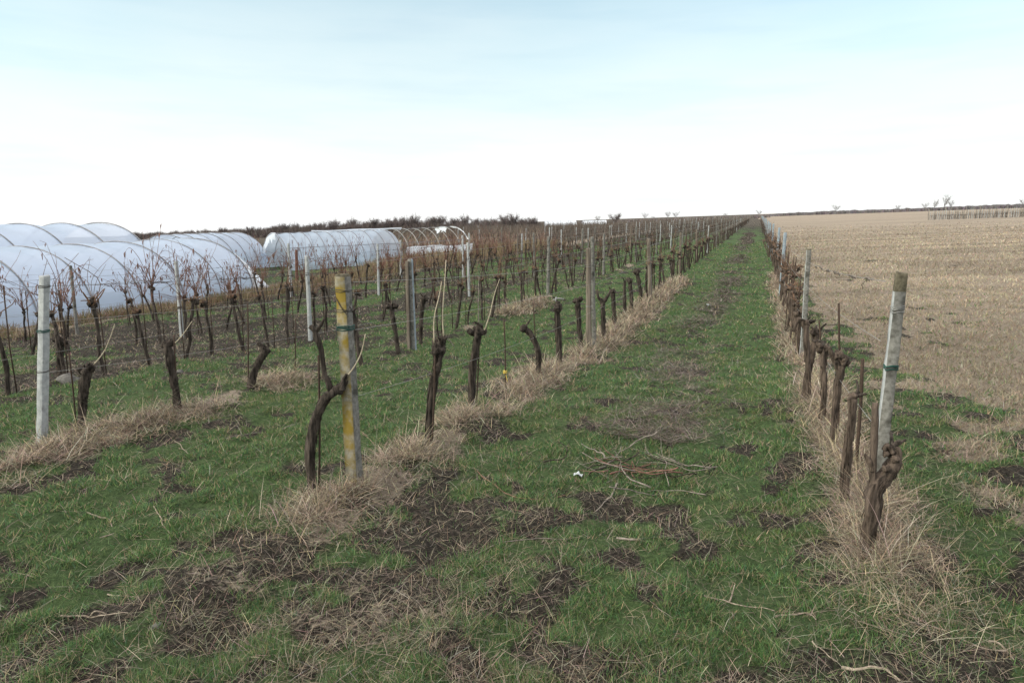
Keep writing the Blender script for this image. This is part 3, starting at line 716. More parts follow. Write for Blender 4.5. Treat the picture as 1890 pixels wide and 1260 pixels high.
nv(1, 'thin vine at the straw edge, third past the wooden post', [(1154, 582, 7), (1153, 550, 7), (1153, 518, 6)], spurs=2)
nv(1, 'thin vine with branching head, fourth past the wooden post', [(1166, 574, 7), (1165, 545, 7), (1163, 518, 9)], knobs=[(1163, 518, 9)], spurs=5)
nv(1, 'vine with swollen dark head leaning left, fifth past the wooden post', [(1185, 560, 7), (1181, 530, 7), (1176, 504, 9)], knobs=[(1176, 504, 11)], spurs=3)
# third row from the right (starts at the pale end post)
nv(2, 'stout vine with ragged head standing next to the pale end post', [(150, 790, 17), (152, 740, 18), (157, 700, 20), (160, 680, 22)], canes=[(CANE_PALE, [(172, 674), (190, 650), (203, 625), (212, 598)])], knobs=[(150, 682, 14), (166, 678, 14)], spurs=4)
nv(2, 'vine with shrub like dark top half hidden behind the pale end post', [(112, 700, 12), (110, 660, 13), (112, 630, 15)], knobs=[(108, 626, 14), (118, 632, 12)], spurs=5)
nv(2, 'brown vine with flat cut head and one short pale cane', [(328, 757, 15), (322, 710, 16), (314, 665, 17), (309, 635, 20)], canes=[(CANE_PALE, [(325, 632), (338, 618), (356, 592)])], knobs=[(302, 634, 12), (316, 632, 12)], spurs=2)
nv(2, 'slanting vine stump leaning right with a broken top', [(460, 716, 15), (468, 692, 14), (480, 664, 15), (494, 644, 16)], branches=[[(490, 650, 12), (482, 638, 9), (476, 632, 7)]], spurs=1)
nv(2, 'crooked dark vine directly right of the lichen post', [(668, 676, 10), (662, 645, 10), (655, 610, 10), (652, 575, 9)], spurs=2)
nv(2, 'vine with a crown of stubs between lichen post and burred vine', [(735, 652, 9), (731, 620, 9), (725, 585, 10), (722, 565, 13)], knobs=[(716, 566, 9), (727, 564, 9)], spurs=5)
nv(2, 'dark vine with clenched head just right of the paired posts', [(776, 636, 8), (777, 600, 8), (779, 570, 9), (782, 548, 12)], knobs=[(782, 548, 11)], spurs=3)
# right-hand row beside the field
nv(0, 'thick foreground vine with a hooked burr hugging the leaning post',
   [(1605, 1030, 29), (1605, 985, 29), (1608, 935, 31), (1614, 900, 36), (1638, 874, 33), (1654, 848, 28), (1650, 826, 19)],
   branches=[[(1612, 905, 17), (1612, 870, 13), (1614, 820, 12), (1616, 780, 12), (1616, 744, 11)], [(1612, 868, 12), (1605, 852, 10), (1596, 838, 5)], [(1648, 835, 12), (1638, 822, 11), (1630, 830, 8)]],
   knobs=[(1640, 862, 20), (1648, 842, 18), (1634, 838, 12)], bark=BARK_WARM, spurs=3)
nv(0, 'straight thick vine cut flat at the top, second from the foreground', [(1558, 922, 20), (1563, 870, 19), (1568, 800, 18), (1573, 735, 18)], knobs=[(1572, 732, 15)], bark=BARK_WARM, spurs=3)
nv(0, 'vine with bushy twisted head, third along the dry field', [(1537, 822, 13), (1538, 775, 13), (1546, 715, 15), (1552, 675, 18)], branches=[[(1550, 685, 12), (1538, 660, 9), (1530, 640, 6)]], knobs=[(1556, 668, 15), (1548, 655, 14)], bark=BARK_WARM, spurs=6)
nv(0, 'vine with round knotted head, fourth along the dry field', [(1517, 778, 12), (1520, 720, 12), (1520, 670, 14), (1520, 640, 18)], knobs=[(1514, 640, 15), (1526, 645, 14)], bark=BARK_WARM, spurs=6)
nv(0, 'vine crossing over its neighbour, fifth along the dry field', [(1484, 735, 11), (1490, 695, 11), (1500, 655, 12), (1506, 615, 13)], knobs=[(1504, 612, 14)], bark=BARK_WARM, spurs=5)
nv(0, 'vine with long drooping arm, sixth along the dry field', [(1492, 742, 9), (1492, 690, 10), (1488, 640, 11), (1486, 600, 13)], branches=[[(1486, 604, 10), (1478, 590, 8), (1470, 596, 6), (1464, 612, 4)]], knobs=[(1487, 598, 13)], bark=BARK_WARM, spurs=5)
nv(0, 'bushy dark vine at the foot of the second field post', [(1472, 660, 9), (1472, 620, 9), (1476, 580, 12)], knobs=[(1472, 578, 12), (1482, 575, 12)], bark=BARK_WARM, spurs=7)

# clamp on the upright vine
pc = at(1033, 674); c = at_depth(1030, 552, fwd(pc)); mb = MB()
tube(mb, [c + (-0.07, -0.02, -0.01), c + (0.0, 0, 0.012), c + (0.08, 0.03, 0.0)], 0.011, 6, 6); tube(mb, [c + (-0.03, -0.03, -0.03), c + (-0.03, 0, 0.03)], 0.012, 6)
o = obj('clamp', mb.mesh('clamp', STEEL)); tag(o, 'pale metal clamp fixed on top of an upright vine', 'clamp')

# generic vines: a trunk mesh that is the thing, with its canes as a child
def vine_variant(seed, kind, lod=1.0):
    rs = np.random.default_rng(seed); h = rs.uniform(0.70, 0.95); lean = rs.normal(0, 0.10, 2)
    n = 6; z = np.linspace(-0.06, h, n); b = rs.normal(0, 0.03, (n, 2)).cumsum(0) * 0.6
    P = np.stack([lean[0] * z / h + b[:, 0] - b[0, 0], lean[1] * z / h + b[:, 1] - b[0, 1], z], 1)
    r0 = rs.uniform(0.020, 0.031); sides = 8 if lod >= 1 else 5
    mb = MB(); tube(mb, P, np.linspace(r0, r0 * 0.85, n), sides, 16 if lod >= 1 else 7, 0.25, seed)
    tip = P[-1]
    if lod >= 1:
        for k in range(3): lump(mb, tip + rs.normal(0, 0.025, 3), rs.uniform(0.024, 0.042), seed + k, (1, 1, 0.9), 0.5)
    else: tube(mb, [tip - (0, 0, .05), tip, tip + (0, 0, 0.04)], [0.035, 0.048, 0.025], 5)
    if kind == 'cordon':
        for sgn in (-1, 1):
            L = rs.uniform(0.3, 0.6); u = np.linspace(0, 1, 6)
            q = np.stack([tip[0] + rs.normal(0, 0.02, 6), tip[1] + sgn * L * u, tip[2] + 0.09 * np.sin(u * 2.4) + 0.02 * rs.normal(0, 1, 6)], 1)
            q[0] = tip; tube(mb, q, np.linspace(0.019, 0.009, 6), max(5, sides - 2), 9, 0.2, seed + 5)
    cb = MB()
    if kind in ('pruned', 'cordon'):
        for _ in range(7 if lod >= 1 else 4):
            a = rs.uniform(0, 6.28); L = rs.uniform(0.06, 0.2); d = np.array([math.cos(a) * .7, math.sin(a) * .9, rs.uniform(0.1, 1)])
            s = tip + (np.array([0, rs.uniform(-0.4, 0.4), 0.05]) if kind == 'cordon' else 0)
            tube(cb, [s, s + d * L * .5 + rs.normal(0, .015, 3), s + d * L], [0.010, 0.008, 0.005], 4 if lod >= 1 else 3, 5 if lod >= 1 else None)
        for _q in range(int(rs.integers(0, 4))):
            L = rs.uniform(0.35, 0.9); tube(cb, [tip, tip + (rs.normal(0, .08), rs.normal(0, .1), L * .5), tip + (rs.normal(0, .14), rs.normal(0, .3), L)], [0.0055, 0.0045, 0.003], 4, 8)
    else:                                                # not yet pruned: long canes
        hi = lod >= 1
        for _ in range(int(rs.integers(13, 20)) if hi else 8):
            k = 7; u = np.linspace(0, 1, k); L = rs.uniform(0.45, 1.1)
            if rs.random() < 0.45:                       # tied or fallen along the wire
                sg = rs.choice([-1, 1]); zt = rs.uniform(0.1, 0.75); q = np.stack([rs.normal(0, .05) * u, sg * L * 0.75 * u, zt * np.sin(u * rs.uniform(1.2, 2.6))], 1)
            else:
                d = np.array([rs.normal(0, .16), rs.normal(0, .34), 1.0]); q = d * (L * u)[:, None]; q[:, 1] += rs.normal(0, .22) * u ** 2; q[:, 0] += rs.normal(0, .10) * u ** 2
            q = tip + q + np.cumsum(rs.normal(0, 0.014, (k, 3)), 0)
            tube(cb, q, np.linspace(0.0055, 0.0024, k) * (1 if hi else 1.6), 4 if hi else 3, 12 if hi else None)
            for _k in range(4 if hi else 1):             # side shoots and curled dead leaves
                i = rs.integers(1, k); p = q[i]; a2 = rs.uniform(0, 6.28)
                if rs.random() < 0.5: tube(cb, [p, p + np.array([math.cos(a2) * .05, math.sin(a2) * .10, rs.uniform(-.05, .1)])], [0.003, 0.0016], 3)
                else: tube(cb, [p, p + np.array([math.cos(a2) * .015, math.sin(a2) * .02, -.03]), p + np.array([math.cos(a2) * .02, math.sin(a2) * .03, -rs.uniform(.06, .12)])], [0.003, 0.012, 0.004], 3)
    return mb, cb

NV = 14
var_p = [vine_variant(500 + k, 'pruned') for k in range(NV)]
var_c = [vine_variant(540 + k, 'cordon') for k in range(8)]
var_u = [vine_variant(580 + k, 'long') for k in range(10)]
def meshes(vl, bark, cane): return [(a.mesh('grapevine', bark), b.mesh('cane_tangle', cane)) for a, b in vl]
mv_p = meshes(var_p, BARK, CANE); mv_c = meshes(var_c, BARK, CANE); mv_u = meshes(var_u, BARK, CANE_RED); mv_f = meshes(var_c, BARK_WARM, CANE)
low = {k: [vine_variant(700 + 10 * i + j, k, 0.5) for j in range(5)] for i, k in enumerate(('pruned', 'cordon', 'long'))}

slots = []
for r in range(6):
    y = (max(near_used[r]) + 1.0) if r in near_used else 3.0 + 0.3 * r
    while y < row_end:
        X = ROWX[r] + random.gauss(0, 0.07)
        fw = -X * sy_ + y * cy_; rr = X * cy_ + y * sy_
        if fw > 1 and abs(rr / fw) < 0.78 and random.random() > 0.05: slots.append((fw, r, X, y))
        y += random.uniform(0.72, 0.98) * (0.72 if r == 0 else (0.84 if r < 5 else 1.0))
n_near = sum(len(v) for v in near_used.values())
slots.sort()
keep, rest = slots[:300 - n_near], slots[300 - n_near:]
count = {}
ORD = ['first', 'second', 'third', 'fourth', 'fifth', 'sixth', 'seventh', 'eighth', 'ninth', 'tenth', 'eleventh', 'twelfth', 'thirteenth', 'fourteenth']
LOOK = ['gnarled', 'slim', 'knotty', 'dark', 'crooked', 'stubby', 'leaning', 'rough']
SIDE = {0: 'past the second field post', 1: 'past the tall weathered post', 2: 'past the paired posts', 3: 'in the fourth row from the field', 4: 'in the fifth row from the field', 5: 'in the row along the polytunnel'}
for fw, r, X, y in keep:
    k = count.get(r, 0); count[r] = k + 1
    if r == 0: me, ce = random.choice(mv_f)
    elif r == 1: me, ce = random.choice(mv_c + mv_p[:4])
    elif r in (5,) or (r == 4 and random.random() < 0.45): me, ce = random.choice(mv_u)
    else: me, ce = random.choice(mv_p)
    o = obj('grapevine', me, None, (X, y, float(terrain(X, y))), random.choice([0, math.pi]) + random.uniform(-0.25, 0.25))
    sc = random.uniform(0.9, 1.15); o.scale = (sc, sc, sc * random.uniform(0.92, 1.12))
    c = obj('cane_tangle', ce, o)
    un = me in [m for m, _ in mv_u]
    if fw < 24 and k < 14:
        tag(o, f"{'unpruned long caned vine' if un else 'bare pruned vine'}, {ORD[k]} {SIDE[r]}", 'grapevine', VG)
    else:
        tag(o, f"small bare vine farther back {SIDE[r]}, one of many alike", 'grapevine', f'far vines {SIDE[r]}')

# the rest of the vineyard reads as one brown mass
COLS = ((0.055, 0.042, 0.034), (0.125, 0.098, 0.082))
mb = MB()
def scatter(vl, X, y, rz, sc):
    cs, sn = math.cos(rz), math.sin(rz)
    O = np.array([X, y, float(terrain(X, y))])
    for part, colr in zip(vl, COLS):
        if not part.v: continue
        v = np.concatenate(part.v) * sc; v = np.stack([v[:, 0] * cs - v[:, 1] * sn, v[:, 0] * sn + v[:, 1] * cs, v[:, 2]], 1) + O
        f = random.uniform(0.75, 1.3)
        mb.add(v, np.concatenate(part.q) if part.q else None, np.concatenate(part.t) if part.t else None, np.tile(np.array(colr) * f, (len(v), 1)))
for fw, r, X, y in rest:
    kd = 'cordon' if r < 2 or random.random() < .3 else ('long' if r > 3 or random.random() < .35 else 'pruned')
    scatter(random.choice(low[kd]), X, y, random.choice([0, math.pi]), random.uniform(.9, 1.15))
me = mb.mesh('distant_vines', WEED); tag(obj('distant_vines', me), 'brown mass of bare vines filling the far end of the rows', 'vines', kind='stuff')
# vineyard beyond the tunnels, to the left
mb = MB(); xpost = []
for r in range(17):
    X0 = -18.4 - 3.1 * r; y = 62 + 1.5 * r
    while y < 190:
        X = X0 + random.gauss(0, 0.08); fw = -X * sy_ + y * cy_; rr = X * cy_ + y * sy_
        if abs(rr / fw) < 0.45: scatter(random.choice(low['long']), X, y, random.choice([0, math.pi]), random.uniform(.95, 1.25))
        y += random.uniform(1.0, 1.4)
    for k in range(4): xpost.append((X0, 63 + 1.5 * r + 24 * k))
me = mb.mesh('distant_vines', WEED); tag(obj('distant_vines', me), 'brown unpruned vines spreading beyond the bare tunnel hoops', 'vines', kind='stuff')
for X, y in xpost:
    fw = -X * sy_ + y * cy_; rr = X * cy_ + y * sy_
    if abs(rr / fw) > 0.4: continue
    o = obj('concrete_post', random.choice(pm_p + pm_c), None, (X, y, float(terrain(X, y))))
    tag(o, 'tiny pale post among the brown vines beyond the bare tunnel hoops', 'post', 'posts beyond the tunnels')

# ------------------------------------------------------------------ vine stakes
SG = 'thin iron stakes beside the vines'
def stake(label, base, top, rad=0.008, tie=None):
    p = at(*base); q = at_depth(top[0], top[1], fwd(p)); mb = MB()
    tube(mb, [np.array([0, 0, -0.1]), (q - p) * 0.5 + np.array([0.006, 0.004, 0]), q - p], rad, 6, 6)
    o = obj('stake', mb.mesh('stake', RUST), None, p); tag(o, label, 'stake', SG)
    if tie:
        c = (q - p) * tie; mb = MB(); band(mb, c[2], 0.02, 0.02, 0.006, (c[0], c[1]), 0, 4); tube(mb, [c, c + (0.02, 0, -0.06), c + (0.03, 0.01, -0.12)], 0.005, 5); obj('twine', mb.mesh('twine', YELLOW_TIE), o)
stake('rusty stake behind the twisted vine at the lichen post', (588, 905), (588, 655))
stake('rusty stake tied along the burred vine', (796, 822), (803, 655), 0.009)
stake('iron stake right of the T shaped vine', (878, 752), (885, 610))
stake('lone dark stake with yellow twine near its foot', (933, 716), (930, 588), 0.009, 0.22)
stake('iron stake by the bowed slender vine', (990, 690), (984, 560))
stake('rusty stake left of the stout vine by the pale end post', (140, 790), (127, 650))
stake('rusty stake behind the flat headed brown vine', (325, 757), (321, 618))
stake('tall rusty stake at the slanting vine stump', (457, 712), (457, 560), 0.009)
stake('iron stake alone in green grass left of the lichen post', (543, 690), (546, 588))
stake('thick rusty stake at the flat topped vine beside the field', (1580, 860), (1592, 662), 0.013)
stake('iron stake behind the bushy headed vine beside the field', (1548, 800), (1548, 560), 0.009)
stake('iron stake at the round knotted vine beside the field', (1520, 760), (1512, 592), 0.008)
sm = []
for k in range(3):
    m_ = MB(); tube(m_, [(0, 0, -0.1), (0.01 * k, 0.006, 0.6), (0.03 - 0.02 * k, 0.02, 1.15 + 0.12 * k)], 0.009, 5); sm.append(m_.mesh('stake', RUST))
for i, (fw, r, X, y) in enumerate(keep):
    if random.random() < 0.92 and fw < 45:
        x2, y2 = X + random.uniform(-.05, .08), y + random.uniform(-.12, .12)
        o = obj('stake', random.choice(sm), None, (x2, y2, float(terrain(x2, y2))), random.uniform(0, 6))
        tag(o, f'thin iron stake beside a vine {SIDE[r]}', 'stake', f'stakes {SIDE[r]}')

# ------------------------------------------------------------------ grass and straw
def blades(name, X, Y, Z0, L, W, lean, colr, m, label, cat, levels=3, curl=0.6):
    n = len(X); a = rng.uniform(0, 2 * math.pi, n); wa = rng.uniform(0, math.pi, n)
    dx, dy = np.cos(a), np.sin(a)
    wx, wy = np.cos(wa), np.sin(wa)
    V = np.zeros((n, 2 * levels - 1, 3)); idx = 0
    for k in range(levels):
        t = k / (levels - 1)
        out = L * (np.sin(lean) * t + curl * np.sin(lean) * t * t * 0.5); up = L * np.cos(lean) * t * (1 - 0.35 * curl * t * np.sin(lean))
        cx, cy2, cz = X + dx * out, Y + dy * out, Z0 + up
        if k == levels - 1: V[:, idx] = np.stack([cx, cy2, cz], 1)
        else:
            w = W * (1 - 0.45 * t) / 2
            V[:, idx] = np.stack([cx - wx * w, cy2 - wy * w, cz], 1); V[:, idx + 1] = np.stack([cx + wx * w, cy2 + wy * w, cz], 1); idx += 2
    st = np.arange(n)[:, None] * (2 * levels - 1)
    q = np.concatenate([np.concatenate([st + 2 * k, st + 2 * k + 1, st + 2 * k + 3, st + 2 * k + 2], 1) for k in range(levels - 2)])
    kl = 2 * (levels - 2); t = np.concatenate([st + kl, st + kl + 1, st + kl + 2], 1)
    mb = MB(); mb.add(V.reshape(-1, 3), q, t, np.repeat(colr, 2 * levels - 1, 0))
    o = obj(name, mb.mesh(name, m, smooth=False)); return tag(o, label, cat, kind='stuff')

def wedge(n, r0, r1, half=46, side=0.0):
    r = np.exp(rng.uniform(math.log(r0), math.log(r1), n)); a = np.radians(rng.uniform(-half, half, n)) + side
    t = math.pi / 2 + YAW - a
    return r * np.cos(t), r * np.sin(t), r

def pick(cols, n, jit=0.25):
    c = np.array(cols)[rng.integers(0, len(cols), n)]
    return np.clip(c * (1 + jit * rng.normal(0, 1, (n, 1))) * (1 + 0.08 * rng.normal(0, 1, (n, 3))), 0.004, 0.9)

# living grass
X, Y, R = wedge(1150000, 1.7, 60)
g, s = masks(X, Y); clump = fbm(X / 0.16, Y / 0.16, 123, 2)
ok = rng.random(len(X)) < np.clip(g * (0.05 + 1.3 * sstep(0.36, 0.70, clump)) + 0.035 * (X < 6), 0, 1) * 0.9
X, Y, R, clump = X[ok], Y[ok], R[ok], clump[ok]; n = len(X)
yel = sstep(0.55, 0.75, fbm(X / 0.9, Y / 0.9, 71, 3))
cg = pick([(0.060, 0.112, 0.036), (0.078, 0.132, 0.044), (0.050, 0.095, 0.036), (0.048, 0.095, 0.048), (0.11, 0.145, 0.055)], n, 0.22)
cg = 1.32 * cg * (1 - 0.28 * yel[:, None]) + np.array([0.14, 0.14, 0.045]) * 0.28 * yel[:, None]
dry = rng.random(n) < 0.16; cg[dry] = pick([(0.30, 0.24, 0.15), (0.24, 0.19, 0.12)], int(dry.sum()))
L = (0.014 + 0.03 * rng.random(n) + 0.05 * clump ** 1.5) * (1 + 0.012 * R)
blades('grass', X, Y, terrain(X, Y) - 0.008, L, np.maximum(0.0032, 0.00105 * R), rng.uniform(0.15, 1.15, n), cg, GRASS, 'short winter grass growing in clumps between the vine rows', 'grass')

# dead flattened stems over the headland and alleys
X, Y, R = wedge(240000, 1.7, 40)
g, s = masks(X, Y); pat = sstep(0.45, 0.68, fbm(X / 0.7, Y / 0.6, 55, 3))
ok = rng.random(len(X)) < (0.11 + 0.36 * pat * np.where(Y < 3.6, 1, 0.45) + 0.34 * (1 - g)) * (X < 3.5)
X, Y, R = X[ok], Y[ok], R[ok]; n = len(X)
blades('dead_grass', X, Y, terrain(X, Y) + 0.01 * rng.random(n), rng.uniform(0.04, 0.13, n), np.maximum(0.0024, 0.0006 * R), rng.uniform(0.6, 1.5, n),
       pick([(0.28, 0.23, 0.17), (0.21, 0.17, 0.125), (0.14, 0.11, 0.08), (0.34, 0.29, 0.22), (0.09, 0.07, 0.055)], n), STRAW, 'dead grass stems and litter lying over the grass', 'dead grass', 4)

# straw strips under the rows
def strip(row, off, wid, y0, y1, n, hgt, label, dens=None):
    u = rng.random(n); Y = y0 + (y1 - y0) * u ** 1.45 + 0.25 * rng.normal(0, 1, n); X = ROWX[row] + off + wid * rng.normal(0, 1, n)
    if dens is not None:
        k = rng.random(n) < dens(X, Y); X, Y = X[k], Y[k]
    X = X + 0.22 * (fbm(Y / 0.7, Y * 0 + row, 230, 3) - 0.5)
    n = len(X); R = np.hypot(X, Y)
    mound = np.exp(-((X - ROWX[row] - off) / (1.6 * wid)) ** 2)
    tuft = fbm(X / 0.35, Y / 0.35, 200 + row, 3)
    z = terrain(X, Y) + mound * hgt * rng.random(n) * (0.35 + 0.65 * tuft)
    c = pick([(0.36, 0.295, 0.215), (0.28, 0.225, 0.165), (0.44, 0.37, 0.28), (0.17, 0.135, 0.102), (0.32, 0.25, 0.18), (0.11, 0.087, 0.068)], n, 0.25)
    tall = rng.random(n) < 0.05; LL = rng.uniform(0.06, 0.20, n) * (0.5 + 0.8 * tuft); LL[tall] *= 2.2; ln = np.clip(rng.normal(1.05, 0.38, n), 0.05, 1.6); ln[tall] *= 0.5
    blades('dry_grass', X, Y, z, LL, np.maximum(0.0026, 0.00075 * R), ln, c, STRAW, label, 'dry grass', 4, 0.9)
strip(1, 0.20, 0.19, 3.4, 26, 74000, 0.085, 'pale dry grass matted under the second vine row', lambda X, Y: 0.10 + 0.90 * sstep(0.40, 0.56, fbm(X / 0.4, Y / 0.55, 17, 3) + 0.1 * (1 - sstep(3.3, 3.9, Y + .0 * X)) * 0))
strip(0, 0.04, 0.16, 3.75, 28, 52000, 0.06, 'pale dry grass matted under the vines beside the field', lambda X, Y: 0.10 + 0.90 * sstep(0.40, 0.56, fbm(X / 0.4, Y / 0.55, 18, 3)))
strip(2, 0.1, 0.24, 3.0, 8.5, 26000, 0.07, 'brown dry grass heaped round the pale end post', lambda X, Y: sstep(0.50, 0.62, fbm(X / 0.7, Y / 0.9, 19, 3) + 0.10 * (1 - sstep(4, 5.5, Y))))
strip(2, 0.2, 0.2, 16, 19, 6000, 0.16, 'dry grass clump under the far third row')
# dry field
X, Y, R = wedge(620000, 2.6, 130, 30, math.radians(22))
g, s = masks(X, Y)
ok = (X > 1.1) & (rng.random(len(X)) < s ** 1.3 * 0.85 * (1 - 0.9 * sstep(40, 125, R)))
X, Y, R = X[ok], Y[ok], R[ok]; n = len(X); tf = fbm(X / 0.5, Y / 0.5, 88, 3)
u_ = X * cy_ + Y * sy_; v_ = -X * sy_ + Y * cy_; pal = (0.5 * sstep(0.45, 0.65, fbm(X / 2.5, Y / 4, 89, 3)) + 1.2 * sstep(0.52, 0.64, fbm(u_ / 13, (v_ + .06 * u_) / 1.8, 90, 3)) * sstep(10, 25, v_))[:, None]
c = pick([(0.25, 0.203, 0.144), (0.31, 0.256, 0.183), (0.19, 0.152, 0.107), (0.37, 0.312, 0.232), (0.26, 0.198, 0.14)], n, 0.2) * (0.80 + 0.38 * pal)
blades('field_stubble', X, Y, terrain(X, Y) - 0.005, (0.05 + 0.16 * tf * rng.random(n)) * (1 + 0.006 * R), np.maximum(0.0024, 0.00065 * R), np.clip(rng.normal(0.85, 0.42, n), 0, 1.55), c, STRAW, 'dry tan grass and stubble covering the open field', 'dry grass', 3, 0.9)
# weeds at the foot of the tunnels
n = 60000; Y = rng.uniform(4, 62, n); X = -17.3 + 0.55 * rng.normal(0, 1, n) - 3.0 * sstep(24, 40, Y) * rng.random(n)
k = (fbm(X / 1.2, Y / 1.8, 64, 3) > 0.38); X, Y = X[k], Y[k]; n = len(X); R = np.hypot(X, Y)
tall = sstep(22, 34, Y)
blades('dry_weeds', X, Y, terrain(X, Y), rng.uniform(0.12, 0.4, n) * (1 + 1.3 * tall), np.maximum(0.004, 0.0007 * R), np.clip(rng.normal(0.45, 0.3, n), 0, 1.4),
       pick([(0.22, 0.16, 0.10), (0.28, 0.21, 0.14), (0.17, 0.12, 0.09), (0.14, 0.13, 0.06)], n), STRAW, 'brown dry weeds along the foot of the polytunnels', 'weeds', 4)
# dark leaf and twig litter on the pruning track
n = 36000; Y = 6 + 85 * rng.random(n) ** 1.7; X = -0.95 + 0.30 * rng.normal(0, 1, n) + 0.2 * np.sin(Y / 3)
k = rng.random(n) < sstep(0.36, 0.55, fbm(X / 0.9, Y / 1.4, 47, 3)); X, Y = X[k], Y[k]; n = len(X); R = np.hypot(X, Y)
blades('vine_litter', X, Y, terrain(X, Y) + 0.005 + 0.03 * rng.random(n), rng.uniform(0.05, 0.22, n), np.maximum(0.0035, 0.0007 * R), np.clip(rng.normal(1.35, 0.2, n), 0.5, 1.57),
       pick([(0.07, 0.055, 0.046), (0.12, 0.097, 0.083), (0.05, 0.038, 0.032), (0.19, 0.16, 0.135)], n), WEED, 'dark pruned twigs and litter down the middle of the grass track', 'litter', 3, 0.4)
# twig litter in the turned soil at left
n = 40000; Y = rng.uniform(4, 30, n); X = rng.uniform(-16.5, -6.5, n)
k = rng.random(n) < sstep(0.45, 0.62, fbm(X / 1.1, Y / 1.1, 48, 3)); X, Y = X[k], Y[k]; n = len(X); R = np.hypot(X, Y)
blades('soil_litter', X, Y, terrain(X, Y), rng.uniform(0.03, 0.11, n), np.maximum(0.0035, 0.0006 * R), np.clip(rng.normal(1.2, 0.3, n), 0.3, 1.57),
       pick([(0.16, 0.125, 0.10), (0.24, 0.19, 0.15), (0.10, 0.08, 0.06)], n), WEED, 'dry twigs and dead leaves strewn over the turned soil', 'litter', 3, 0.4)

# ------------------------------------------------------------------ prunings and dead sticks on the ground
def ground_stick(name, label, pts, r, m, group=None, lift=0.02, cat='branch', side=(), wob=0.01):
    rs = np.random.default_rng(int(pts[0][0] * 7 + pts[0][1])); P = np.array([at(x, y) for x, y in pts])
    Q, _ = smooth_path(P, np.ones(len(P)), 14); Q[:, :2] += rs.normal(0, wob * 0.25, (14, 2))
    Q[:, 2] = terrain(Q[:, 0], Q[:, 1]) + 0.004; Q[:, 2] = 0.5 * Q[:, 2] + 0.5 * np.interp(np.arange(14), [0, 6, 13], Q[[0, 6, 13], 2]); O = Q[0].copy()
    mb = MB(); tube(mb, Q - O, np.linspace(r, r * 0.45, 14) * 0.62, 7, 28, 0.14, int(pts[0][0]))
    o = obj(name, mb.mesh(name, m), None, O); tag(o, label, cat, group)
    for i, (dx, dy, dz) in side:
        mb = MB(); tube(mb, np.array([Q[i], Q[i] + np.array([dx, dy, dz]) * .5 + rs.normal(0, .01, 3), Q[i] + np.array([dx, dy, dz])]) - O, [r * .6, r * .5, r * .3], 6, 8, .15, i); obj('side_twig', mb.mesh('side_twig', m), o)
ground_stick('dead_branch', 'pale forked dead branch lying left of the straw clump', [(160, 945), (185, 955), (203, 960), (210, 975), (240, 985), (262, 990)], 0.010, DEADWOOD, side=[(5, (0.05, 0.12, 0.04)), (9, (-0.02, -0.14, 0.02))])
ground_stick('dead_branch', 'pale curved twig arching beside the brown scuffed soil', [(285, 935), (296, 955), (302, 972), (318, 986)], 0.008, DEADWOOD, side=[(6, (0.08, 0.05, 0.05))])
ground_stick('dead_branch', 'short pale stick lying on the lower left grass', [(200, 1097), (228, 1101), (256, 1104)], 0.008, DEADWOOD)
ground_stick('dead_branch', 'weathered split stick at the lower left edge of bare soil', [(112, 1136), (150, 1138), (190, 1134), (236, 1131)], 0.010, DEADWOOD, side=[(6, (0.10, 0.03, 0.02))])
ground_stick('dead_branch', 'thin pale stick lying level above the bare patch', [(1048 - 630 + 0, 1075), (450, 1073), (490, 1071)], 0.006, DEADWOOD)
ground_stick('dead_branch', 'long pale bent branch in the bottom right corner grass', [(1555, 1233), (1580, 1236), (1610, 1232), (1640, 1240), (1662, 1258)], 0.013, DEADWOOD)
ground_stick('dead_branch', 'whitish stick below the straw of the foreground vine', [(1430, 1138), (1462, 1135), (1486, 1133), (1508, 1146)], 0.010, DEADWOOD)
ground_stick('dead_branch', 'thin grey branch running towards the straw of the foreground vine', [(1298, 1100), (1330, 1106), (1380, 1118), (1430, 1128)], 0.008, DEADWOOD, side=[(6, (0.02, 0.12, 0.04))])
ground_stick('dead_branch', 'small curled twig under the foreground vine straw', [(1527, 1160), (1535, 1170), (1524, 1184)], 0.008, DEADWOOD)
ground_stick('dead_branch', 'bent pale branch on dark soil at the right edge', [(1825, 1183), (1845, 1190), (1862, 1205), (1870, 1218)], 0.009, DEADWOOD, side=[(8, (-0.2, 0.02, 0.02))])
ground_stick('dead_branch', 'slender grey branch lying in grass near the bottom right', [(1497, 1184), (1520, 1203), (1545, 1222)], 0.006, DEADWOOD)
ground_stick('dead_branch', 'pale twig lying in green grass left of the cane pile', [(848, 943), (868, 945), (888, 957)], 0.006, DEADWOOD)
ground_stick('dead_branch', 'thick grey stick lying level below the cane pile', [(1140, 994), (1180, 995), (1235, 990)], 0.014, CANE_GREY)
ground_stick('dead_branch', 'long dark cane curving across the grass below the cane pile', [(870, 1030), (905, 1010), (950, 998), (1010, 995), (1070, 992)], 0.007, CANE_GREY)
ground_stick('dead_branch', 'crooked grey branch reaching down from the cane pile', [(1138, 893), (1132, 908), (1116, 925), (1100, 945)], 0.015, CANE_GREY)
ground_stick('dead_branch', 'long brown cane lying from straw strip towards the cane pile', [(880, 870), (920, 900), (965, 920), (1020, 918), (1060, 905)], 0.008, CANE)
ground_stick('dead_branch', 'pale thin cane crossing the grass beyond the cane pile', [(1178, 717), (1230, 722), (1290, 732), (1380, 740)], 0.008, CANE_GREY)
ground_stick('dead_branch', 'thin dark cane lying left of the lichen post', [(385, 815), (430, 806), (480, 800), (530, 801)], 0.006, CANE_GREY)
ground_stick('dead_branch', 'pale twig in the grass before the pale end post straw', [(322, 815), (335, 825), (348, 838)], 0.008, DEADWOOD)
